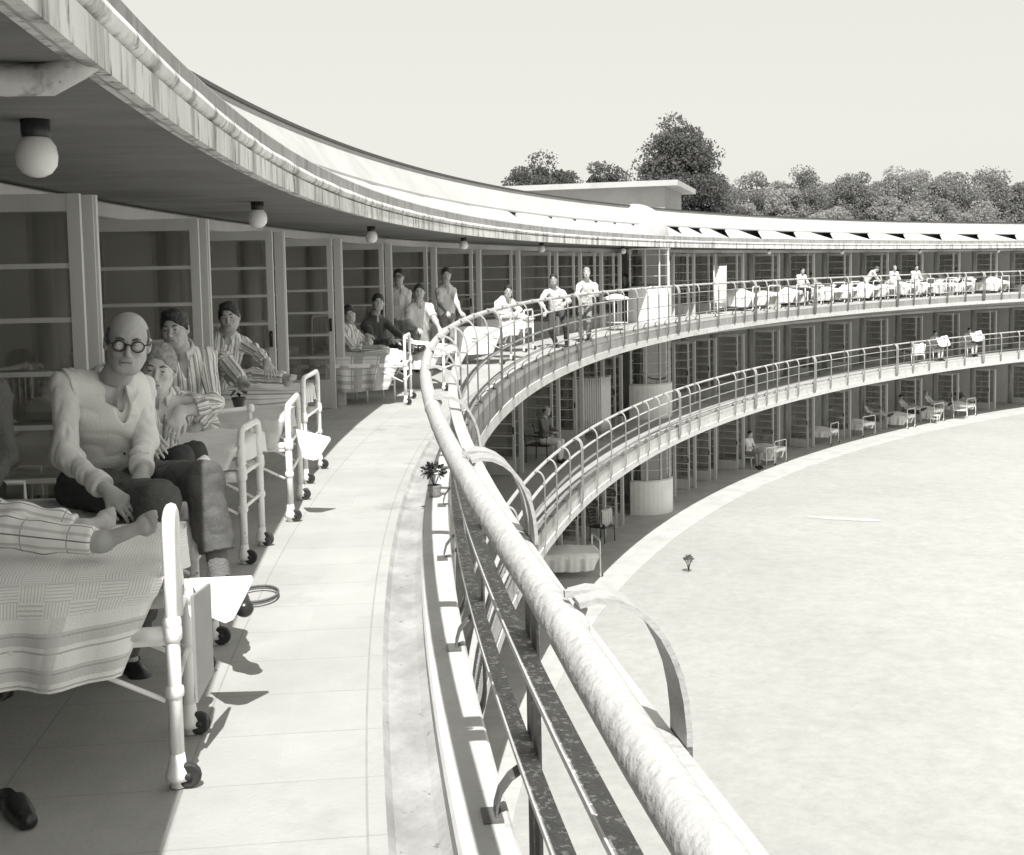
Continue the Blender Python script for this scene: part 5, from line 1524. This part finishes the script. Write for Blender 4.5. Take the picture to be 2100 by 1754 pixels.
def newspaper(label, P, ang, tilt=.5):
    mb = MB()
    def fn(u, v):
        y = (u - .5) * .74; fold = abs(u - .5) * .30
        return Vector((fold + .012 * math.sin(u * 20), y, (v - .5) * .55))
    mb.grid(fn, 14, 6)
    o = mb.build('newspaper', M['paper'], None, label, 'newspaper'); o.matrix_world = Matrix.Translation(P) @ Matrix.Rotation(ang, 4, 'Z') @ Matrix.Rotation(tilt, 4, 'Y')
    sm = o.modifiers.new('thick', 'SOLIDIFY'); sm.thickness = .004
    return o
for i, (px, lab) in enumerate([(1914, 'reader behind an open newspaper beside the white deck chair, middle balcony'), (1984, 'reader with white sleeves and newspaper at the right end of the middle balcony')]):
    s, P = onb(px, -1.0, Z1)
    chair(['folding chair under the reader beside the white deck chair', 'folding chair under the rightmost reader'][i], P, away(s, -.3), 'enamel')
    posed(lab, P, away(s, -.3), 'sit', tops='shirt_white', legs='shirt_white', seed=320 + i)
    d = Vector((math.cos(away(s, -.3)), math.sin(away(s, -.3)), 0))
    newspaper(['open newspaper held low by the left reader', 'open newspaper held up by the rightmost reader'][i], P + d * .48 + Vector((0, 0, .92 + .08 * i)), away(s, -.3), -.5)
# ground terrace
G = 'beds on the ground terrace'
for i, (px, o, k, lab) in enumerate([
    (1152, -.75, 'ga', 'bed piled with hanging sheets on the ground terrace, nearest of them'),
    (1600, -1.0, 'gb', 'bed under a white cloth with table edge, left in the ground terrace row'),
    (1712, -1.35, 'gc', 'bare-topped white bed on the ground terrace, second in the row'),
    (1782, -1.2, 'gd', 'bed with drooping pale cover, third in the ground terrace row'),
    (1868, -1.0, 'ga', 'bed of the patient with raised knees on the ground terrace'),
    (1925, -1.1, 'gb', 'bed under the reading patient on the ground terrace'),
    (1992, -1.0, 'gd', 'white-draped bed at the right end of the ground terrace')]):
    s = s_px(px, o, .6) if px > 1200 else 30.7
    bed_s(lab, s, .92, k, o=o, z=.002, rot=(.5, -.1, .1, -.15, .1, 0, .05)[i], group=G, H=.92, lod=1, spread=True, spread_m={'ga': 'sheet', 'gb': 'sheet', 'gc': 'sheet', 'gd': 'palecloth'}[k], drop=(.45, .45) if k in ('ga', 'gb') else (.32, .32), sx=(-.02, 1.6), lump=.3 if i == 4 else .12, seed=70 + i)
for i, (px, o, pose, top_, hm, lab) in enumerate([
    (1534, -1.7, 'sit', 'shirt_grey', 'hair_dark', 'dark-haired man sitting at a cloth-covered table on the ground terrace'),
    (1858, -2.2, 'bed', 'shirt_white', 'hair_dark', 'dark-haired patient leaning on his arm on the ground terrace'),
    (1910, -2.3, 'bed', 'shirt_white', 'hair_fair', 'pale patient holding a newspaper on the ground terrace'),
    (1974, -2.0, 'bed', 'sweater_dark', 'hair_dark', 'patient with very dark hair seen over a wicker chair, ground terrace'),
    (1788, -2.3, 'bed', 'shirt_grey', 'hair_grey', 'patient lying low behind his blanket, ground terrace'),
    (1988, -3.2, 'stand', 'shirt_white', 'hair_dark', 'person in white standing inside a doorway of the ground floor')]):
    s, P = onb(px, o, 0)
    posed(lab, P, away(s, .2 * (i % 3 - 1)), pose, tops=top_, legs='trouser_mid' if pose != 'bed' else 'pj', hairm=hm, seed=400 + i, vox=.022)
s, P = onb(1534, -1.7, 0); chair('plain chair under the man at the ground terrace table', P, away(s), 'enamel', arms=False)
s = s_px(1565, -1.5, .7); t_ = table('white cloth-covered table on the ground terrace beside the seated man', P3(s, -1.5, .002), cv(s)[2], .9, .6, .72, group='tables and trolleys')
cloth_over('white tablecloth hanging over the ground terrace table', 'tablecloth', P3(s, -1.5, .002), cv(s)[2], .95, .45, .75, 'sheet', 'tablecloth')
s = s_px(1962, -1.2, .5); chair('white wicker armchair in front of the rightmost ground beds', P3(s, -1.0, .002), away(s, .5), 'enamel', sc=1.25, back=1.0)
s = 34.1; chair('small chair by the ground floor doors with a towel on it', P3(s, -1.62, .002), away(s, -.3), 'dark', arms=False)
cloth_over('striped towel hung over the small chair back, ground terrace', 'towel', P3(s, -1.50, .002), away(s, -.3) , .5, .35, .95, 'rag', 'towel')
s = s_px(1905, -2, .4); table('small stool between the ground terrace beds', P3(s - 1.2, -1.0, .002), cv(s)[2], .35, .3, .4, group='tables and trolleys', cat='stool')
# trolley behind the plaid bed
s = 16.1; table('low wheeled trolley beneath the plaid blanket', P3(15.95, -1.45, Z2), cv(s)[2] + .3, .55, .42, .30, group='tables and trolleys', cat='trolley')

for i, px in enumerate([1616, 1660, 1737, 1817, 1856, 1931, 1972]):
    s = s_px(px, -1.0, Z2 + .5); table('white bedside trolley among the far top beds, %s from the left' % order[i], P3(s, -.62 - .1 * (i % 2), Z2), cv(s)[2], .5, .42, .82, group='bedside trolleys on the far top balcony', cat='trolley')
# ---------------------------------------------------------------- small things near the camera
def leaf_cluster(mb, c, n, r, ls, rg, up=.6):
    for i in range(n):
        a = rg.random() * 2 * PI; b = (rg.random() ** .7) * 1.25
        d = Vector((math.cos(a) * math.sin(b), math.sin(a) * math.sin(b), math.cos(b) * up + .2)).normalized()
        p = Vector(c) + d * r * (.55 + .5 * rg.random())
        t = Vector((rg.random() - .5, rg.random() - .5, rg.random() - .5)).normalized(); s_ = d.cross(t).normalized(); q = (d * .6 + t * .5 - Vector((0, 0, .25))).normalized()
        l = ls * (.7 + .6 * rg.random()); w_ = l * .30
        mb.add([p, p + q * l * .5 + s_ * w_ + Vector((0, 0, .1 * l)), p + q * l, p + q * l * .5 - s_ * w_ + Vector((0, 0, .1 * l))], [(0, 1, 2), (0, 2, 3)], None, False)
rg = random.Random(5)
PP = onz(886, 1019, Z2 + .087)
PP.x += .02; e = empty('potted_plant', PP, 0, 'flowering plant in a wicker basket pot standing on the balcony kerb', 'plant')
mb = MB(); mb.lathe([(.052, 0), (.062, .03), (.072, .09), (.078, .115), (.082, .125), (.076, .13), (.070, .118), (.02, .115)], (0, 0, 0), 20); mb.build('basket', M['basket'], e)
mb = MB()
for k in range(9):
    a = k * .7; mb.tube([(0, 0, .11), (.04 * math.cos(a), .04 * math.sin(a), .20), (.085 * math.cos(a), .085 * math.sin(a), .28 + .02 * (k % 3))], .004, 5)
mb.build('stem', M['plant'], e)
mb = MB(); leaf_cluster(mb, (0, 0, .21), 150, .13, .060, rg); mb.build('leaves', M['plant'], e)
mb = MB()
for k in range(11):
    a = rg.random() * 2 * PI; r_ = .04 + .09 * rg.random(); c = Vector((math.cos(a) * r_, math.sin(a) * r_, .25 + .09 * rg.random()))
    for j in range(6):
        b = j * PI / 3; mb.ball(c + Vector((math.cos(b) * .016, math.sin(b) * .016, 0)), (.012, .012, .006), 6)
mb.build('blossom', M['petal'], e)
for c_ in bpy.data.objects:
    if c_.name.startswith('potted_plant'): c_.scale = (.66, .66, .66)
# small pot on a bed rail
PP = at(490, 838, 7.55)
e = empty('flower_pot', PP, 0, 'tiny dark pot with a seedling balanced on a bed rail shelf', 'plant')
mb = MB(); mb.lathe([(.03, 0), (.042, .055), (.046, .06), (.046, .072), (.03, .07)], (0, 0, 0), 14); mb.build('pot', M['pot'], e)
mb = MB(); leaf_cluster(mb, (0, 0, .08), 14, .04, .045, rg); mb.build('leaves', M['plant'], e)
e = empty('bed_tray', at(430, 846, 7.45), 0, 'narrow white bed tray bar across the third bed, pot at its end', 'tray')
mb = MB(); mb.tube([(-.21, -.02, -.015), (.24, .03, .018)], .014, 8); mb.build('bar', M['enamel_old'], e)
mb = MB(); mb.tube([(.24, .03, .018), (.25, .03, -.22)], .014, 8); knuckle(mb, (.25, .03, .02), .022, .05); mb.build('post', M['enamel_old'], e)
# white triangular splash trays hung at the foot ends
def tray(label, P, pts, ang=0.0, tilt=-.25):
    mb = MB(); n = len(pts)
    f = [Vector((x, 0, z_)) for x, z_ in pts]; b = [Vector((x, .012, z_)) for x, z_ in pts]
    mb.add(f + b, [tuple(range(n)), tuple(range(2 * n - 1, n - 1, -1))] + [(i, (i + 1) % n, n + (i + 1) % n, n + i) for i in range(n)], None, False)
    o = mb.build('hanging_tray', M['tray'], None, label, 'tray', 'white trays hung from bed ends')
    o.matrix_world = Matrix.Translation(P) @ Matrix.Rotation(ang, 4, 'Z') @ Matrix.Rotation(tilt, 4, 'X')
tray('white pointed tray hanging from the foot of the foreground bed', at(387, 1186, 4.45), [(0, 0), (.235, .006), (.242, -.012), (.17, -.155), (.14, -.168), (.085, -.145), (.045, -.08)])
tray('white pointed tray hanging from the foot of the fourth bed', at(607, 880, 8.3), [(0, 0), (.235, -.06), (.24, -.08), (.15, -.215), (.12, -.22), (.06, -.205), (.02, -.10)])
# chart board at the foot of the first bed
mb = MB(); mb.hexa([Vector(p) for p in ((0, 0, -.38), (.012, 0, -.38), (.03, .17, -.33), (.018, .17, -.33), (0, 0, 0), (.012, 0, 0), (.03, .17, .0), (.018, .17, .0))])
o = mb.build('chart_board', M['board'], None, 'grey board hanging edge-on at the foot of the foreground bed', 'board'); o.location = (-1.075, 4.10, Z2 + .60)
# wire hoop on the sunlit floor
mb = MB(); c = onz(527, 1222, Z2 + .02)
for dz in (0, .012): mb.tube([(.11 * math.cos(a * PI / 12), .16 * math.sin(a * PI / 12), dz) for a in range(24)], .006, 6, closed=True)
o = mb.build('wire_hoop', M['strap'], None, 'thin double wire hoop lying on the sunlit floor by the beds', 'hoop'); o.location = c
# pale bundle inside the first doorway, low table with jars and a drawn-up chair seen through the glass
P = Vector((-2.45, 7.2, Z2)); table('low table with jars just inside the first glazed doors', P, .1, .8, .4, .62, group='tables and trolleys', m='door')
jars = [(-.08, -.22, .06, .14), (.02, -.02, .045, .16), (-.04, .18, .05, .15)]
for i, (x, y, r_, h_) in enumerate(jars):
    e = empty('jar', P + Vector((x, y, .635)), 0, ['white mug on the low table behind the glass', 'middle glass jar on the low table behind the glass', 'right-hand jar on the low table behind the glass'][i], 'jar', 'jars on the low table')
    mb = MB(); mb.lathe([(r_ * .9, 0), (r_, .02), (r_, h_ * .8), (r_ * .8, h_ * .85)], (0, 0, 0), 14); mb.build('jar_body', M['tray' if i == 0 else 'board'], e)
    mb = MB(); mb.lathe([(r_ * .8, h_ * .851), (r_ * .85, h_ * .95), (r_ * .6, h_)], (0, 0, 0), 14); mb.build('lid', M['enamel'], e)
chair('slatted white chair just inside the first glazed doors', Vector((-2.75, 6.4, Z2)), .2, 'enamel')
# lawn: seedling and a worn pale patch
P = onz(1412, 1172, 0)
e = empty('lawn_shrub', P, 0, 'small lone shrub growing on the bleached lawn', 'plant')
mb = MB()
for k in range(7):
    a = k * .9; mb.tube([(0, 0, 0), (.05 * math.cos(a), .05 * math.sin(a), .2), (.16 * math.cos(a), .16 * math.sin(a), .42)], .008, 5)
mb.build('stem', M['bark'], e)
mb = MB(); leaf_cluster(mb, (0, 0, .26), 240, .22, .06, rg, 1.0); mb.build('leaves', M['leaf'], e); e.scale = (.72, .72, .85)
mb = MB(); c = onz(1730, 1063, 0)
mb.grid(lambda u, v: Vector((-1.15 + 2.3 * u, (-.5 + v) * (.42 * math.sin(PI * u) ** .3 + .05), 0)), 16, 6)
mb.build('worn_patch', mat('worn_lawn', .44, .95, .1, 4., [(.38, 3., .48, .1)]), kind='structure').matrix_world = Matrix.Translation((c.x, c.y, -.012)) @ Matrix.Rotation(-.38, 4, 'Z')
# ---------------------------------------------------------------- trees behind the building
TREEK = {}
def crown_mesh(rx, ry, rz, nb, nl, ls, seed, shape='round', br=None):
    rg = np.random.default_rng(seed)
    blobs = []
    for i in range(nb):
        a = rg.random() * 2 * PI; z_ = rg.random() * 2 - 1; q = (1 - z_ * z_) ** .5; rr = .45 + .55 * rg.random() ** .5
        c = np.array([math.cos(a) * q * rx * rr, math.sin(a) * q * ry * rr, z_ * rz * rr])
        if shape == 'cone': c[:2] *= 1.0 - .55 * max(0, c[2] / rz) ** 1.3
        if shape == 'pine': c[2] = abs(c[2]) * .8 if rg.random() < .7 else c[2] * .5
        blobs.append((c, (.12 + .17 * rg.random()) * (br or (rx + rz) / 2)))
    V = []; Fc = []
    for c, r_ in blobs:
        n = nl
        d = rg.normal(size=(n, 3)); d /= np.linalg.norm(d, axis=1)[:, None]
        p = c + d * r_ * (.55 + .55 * rg.random((n, 1))) * np.array([1.15, 1.15, .8])
        t = rg.normal(size=(n, 3)) + d * .8; t /= np.linalg.norm(t, axis=1)[:, None]
        s_ = np.cross(t, rg.normal(size=(n, 3))); s_ /= np.linalg.norm(s_, axis=1)[:, None]; q = np.cross(s_, t)
        l = ls * (.6 + .8 * rg.random((n, 1)))
        quad = np.stack([p - s_ * l * .5, p + q * l * .45, p + s_ * l * .5, p - q * l * .45], 1)
        V.append(quad.reshape(-1, 3))
    V = np.concatenate(V); Fc = np.arange(len(V)).reshape(-1, 4)
    return V, Fc
def tree(label, P, h, rx, crown_h, m='leaf', seed=0, shape='round', nb=70, nl=90, ls=.32, trunk=.28, group='trees behind the hospital', ry=None, rot=0):
    e = empty('tree', P, rot, label, 'tree', group)
    rz = crown_h / 2; zc = h - rz * 1.05
    V, Fc = crown_mesh(rx, ry or rx, rz, nb, nl, ls, seed, shape)
    V[:, 2] += zc
    me = bpy.data.meshes.new('crown'); me.vertices.add(len(V)); me.vertices.foreach_set('co', V.astype(np.float32).ravel())
    me.loops.add(len(V)); me.loops.foreach_set('vertex_index', Fc.astype(np.int32).ravel()); me.polygons.add(len(Fc)); me.polygons.foreach_set('loop_start', np.arange(0, len(V), 4, dtype=np.int32))
    me.update(calc_edges=True); me.materials.append(M[m]); o = bpy.data.objects.new('crown', me); COL.objects.link(o); o.parent = e
    mb = MB(); rg = random.Random(seed)
    mb.tube([(0, 0, -.3), (.1, 0, h * .25), (0, .1, h * .5), (.1, 0, h * .8)], [trunk * 1.2, trunk, trunk * .7, trunk * .2], 8)
    for k in range(9):
        a = rg.random() * 2 * PI; z0 = h * (.22 + .05 * k); q = rx * (.5 + .3 * rg.random())
        mb.tube([(0, 0, z0), (math.cos(a) * q * .5, math.sin(a) * q * .5, z0 + h * .10), (math.cos(a) * q, math.sin(a) * q, z0 + h * .18)], [trunk * .45, trunk * .3, trunk * .1], 6)
    mb.build('trunk', M['bark'], e)
    return e
def tr(label, px, ytop, Y, wpx, **kw):
    """px centre, ytop top of the crown, wpx crown width, all on the photograph; Y distance"""
    top = at(px, ytop, Y); ppm = CF / Y
    h = top.z; kw.setdefault('crown_h', h * .72)
    return tree(label, Vector((top.x, Y, 0)), h, wpx / ppm / 2, kw.pop('crown_h'), **kw)
tr('tallest dark tree rising right behind the flat-roofed roof house', 1392, 232, 74, 196, shape='cone', nb=200, nl=360, ls=.155, seed=3, trunk=.34, crown_h=12.5, m='leaf')
tr('dark lower skirt of foliage right of the roof house, beside the tallest tree', 1446, 352, 76, 150, nb=74, nl=300, ls=.155, seed=5, crown_h=8, m='leaf')
tr('rounded dark tree above the left end of the roof house', 1100, 320, 84, 176, nb=96, nl=300, ls=.155, seed=7, crown_h=8, m='leaf')
tr('small ragged tree between the rounded tree and the tallest tree', 1240, 318, 86, 92, nb=50, nl=270, ls=.155, seed=9, crown_h=9, m='leaf')
tr('low dark tree filling the gap left of the tallest tree', 1178, 350, 88, 116, nb=50, nl=270, ls=.155, seed=10, crown_h=8, m='leaf')
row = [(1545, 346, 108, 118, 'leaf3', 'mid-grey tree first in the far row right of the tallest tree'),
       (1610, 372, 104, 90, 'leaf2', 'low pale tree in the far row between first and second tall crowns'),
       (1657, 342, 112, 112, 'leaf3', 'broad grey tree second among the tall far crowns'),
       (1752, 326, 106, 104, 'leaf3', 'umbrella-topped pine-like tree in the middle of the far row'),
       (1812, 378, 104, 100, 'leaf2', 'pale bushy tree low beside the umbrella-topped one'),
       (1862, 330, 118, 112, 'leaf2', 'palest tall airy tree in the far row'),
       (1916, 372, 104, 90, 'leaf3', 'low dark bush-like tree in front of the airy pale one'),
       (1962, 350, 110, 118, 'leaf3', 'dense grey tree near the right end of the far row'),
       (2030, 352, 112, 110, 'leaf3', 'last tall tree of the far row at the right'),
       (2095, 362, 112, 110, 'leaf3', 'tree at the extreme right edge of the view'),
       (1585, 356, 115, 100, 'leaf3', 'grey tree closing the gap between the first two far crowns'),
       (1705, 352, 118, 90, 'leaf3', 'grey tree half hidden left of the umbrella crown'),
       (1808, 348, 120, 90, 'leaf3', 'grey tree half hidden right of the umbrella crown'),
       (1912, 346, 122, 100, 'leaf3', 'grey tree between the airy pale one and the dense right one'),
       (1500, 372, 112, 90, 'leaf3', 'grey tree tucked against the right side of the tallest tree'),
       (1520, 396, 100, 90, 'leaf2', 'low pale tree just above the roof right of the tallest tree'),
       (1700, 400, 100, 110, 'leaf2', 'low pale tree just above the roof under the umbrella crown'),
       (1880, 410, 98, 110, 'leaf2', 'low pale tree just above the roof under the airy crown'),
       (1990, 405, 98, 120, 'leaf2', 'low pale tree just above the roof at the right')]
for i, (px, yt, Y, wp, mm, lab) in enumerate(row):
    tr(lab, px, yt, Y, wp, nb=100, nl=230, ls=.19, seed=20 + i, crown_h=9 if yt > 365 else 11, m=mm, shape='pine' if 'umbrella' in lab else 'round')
# wood behind, one closed mass of foliage
V, Fc = crown_mesh(60, 7, 4.6, 900, 130, .30, 99, br=7.5)
V[:, 2] += 9.2
V[:, 0] += 62; V[:, 1] += 134
me = bpy.data.meshes.new('far_wood'); me.from_pydata(V.tolist(), [], Fc.tolist()); me.materials.append(M['leaf3'])
o = bpy.data.objects.new('far_wood', me); COL.objects.link(o); tag(o, 'distant grey wood closing the gaps behind the row of trees', 'wood', kind='stuff')
# ---------------------------------------------------------------- camera, sun and sky
cam = bpy.data.cameras.new('camera'); co = bpy.data.objects.new('camera', cam); COL.objects.link(co)
SC.camera = co
cp, sp_, cr, sr = math.cos(CP), math.sin(CP), math.cos(CR), math.sin(CR)
fwv = Vector((0, cp, -sp_)); r0 = Vector((1, 0, 0)); u0 = Vector((0, sp_, cp))
rt = r0 * cr - u0 * sr; upv = r0 * sr + u0 * cr
mw = Matrix.Identity(4)
mw.col[0][:3] = rt; mw.col[1][:3] = upv; mw.col[2][:3] = -fwv; mw.col[3][:3] = (0, 0, EYE)
co.matrix_world = mw
cam.sensor_fit = 'HORIZONTAL'; cam.sensor_width = 36; cam.lens = CF / 2100 * 36
cam.shift_x = (1050 - CCX) / 2100; cam.shift_y = -(877 - CCY) / 2100
cam.clip_start = .05; cam.clip_end = 2000

sd = Vector((-.05, .64, -1)).normalized()
sun = bpy.data.lights.new('sun', 'SUN'); so_ = bpy.data.objects.new('sun', sun); COL.objects.link(so_)
sun.energy = 4.6; sun.angle = R(.55); sun.color = (1, .99, .965)
so_.rotation_euler = sd.to_track_quat('-Z', 'Y').to_euler(); so_.location = (0, -20, 60)
w = bpy.data.worlds.new('World'); SC.world = w; w.use_nodes = True
nt = w.node_tree; nt.nodes.clear()
out = nt.nodes.new('ShaderNodeOutputWorld'); bg = nt.nodes.new('ShaderNodeBackground')
sky = nt.nodes.new('ShaderNodeTexSky'); sky.sky_type = 'NISHITA'; sky.sun_disc = False
sky.sun_elevation = math.asin(-sd.z); sky.sun_rotation = math.atan2(-sd.x, -sd.y)
sky.air_density = 1.0; sky.dust_density = 2.5
bw = nt.nodes.new('ShaderNodeRGBToBW'); nt.links.new(sky.outputs[0], bw.inputs[0])
mx = nt.nodes.new('ShaderNodeMix'); mx.data_type = 'RGBA'; mx.blend_type = 'MULTIPLY'; mx.inputs[0].default_value = 1
nt.links.new(bw.outputs[0], mx.inputs[6]); mx.inputs[7].default_value = (1, .995, .94, 1)
# pale overexposed summer haze: the sky is lifted to an even tone
hz = nt.nodes.new('ShaderNodeMix'); hz.data_type = 'RGBA'; hz.inputs[0].default_value = SKYMIX
nt.links.new(mx.outputs[2], hz.inputs[6]); hz.inputs[7].default_value = (SKYV, SKYV * .993, SKYV * .925, 1)
nt.links.new(hz.outputs[2], bg.inputs[0]); bg.inputs[1].default_value = SKYS
nt.links.new(bg.outputs[0], out.inputs[0])
SC.view_settings.view_transform = 'Standard'; SC.view_settings.look = 'None'
SC.view_settings.exposure = EXPO; SC.view_settings.gamma = 1
SC.render.engine = 'CYCLES'
SC.cycles.max_bounces = 8; SC.cycles.transparent_max_bounces = 24; SC.cycles.diffuse_bounces = 5
SC.cycles.use_denoising = True
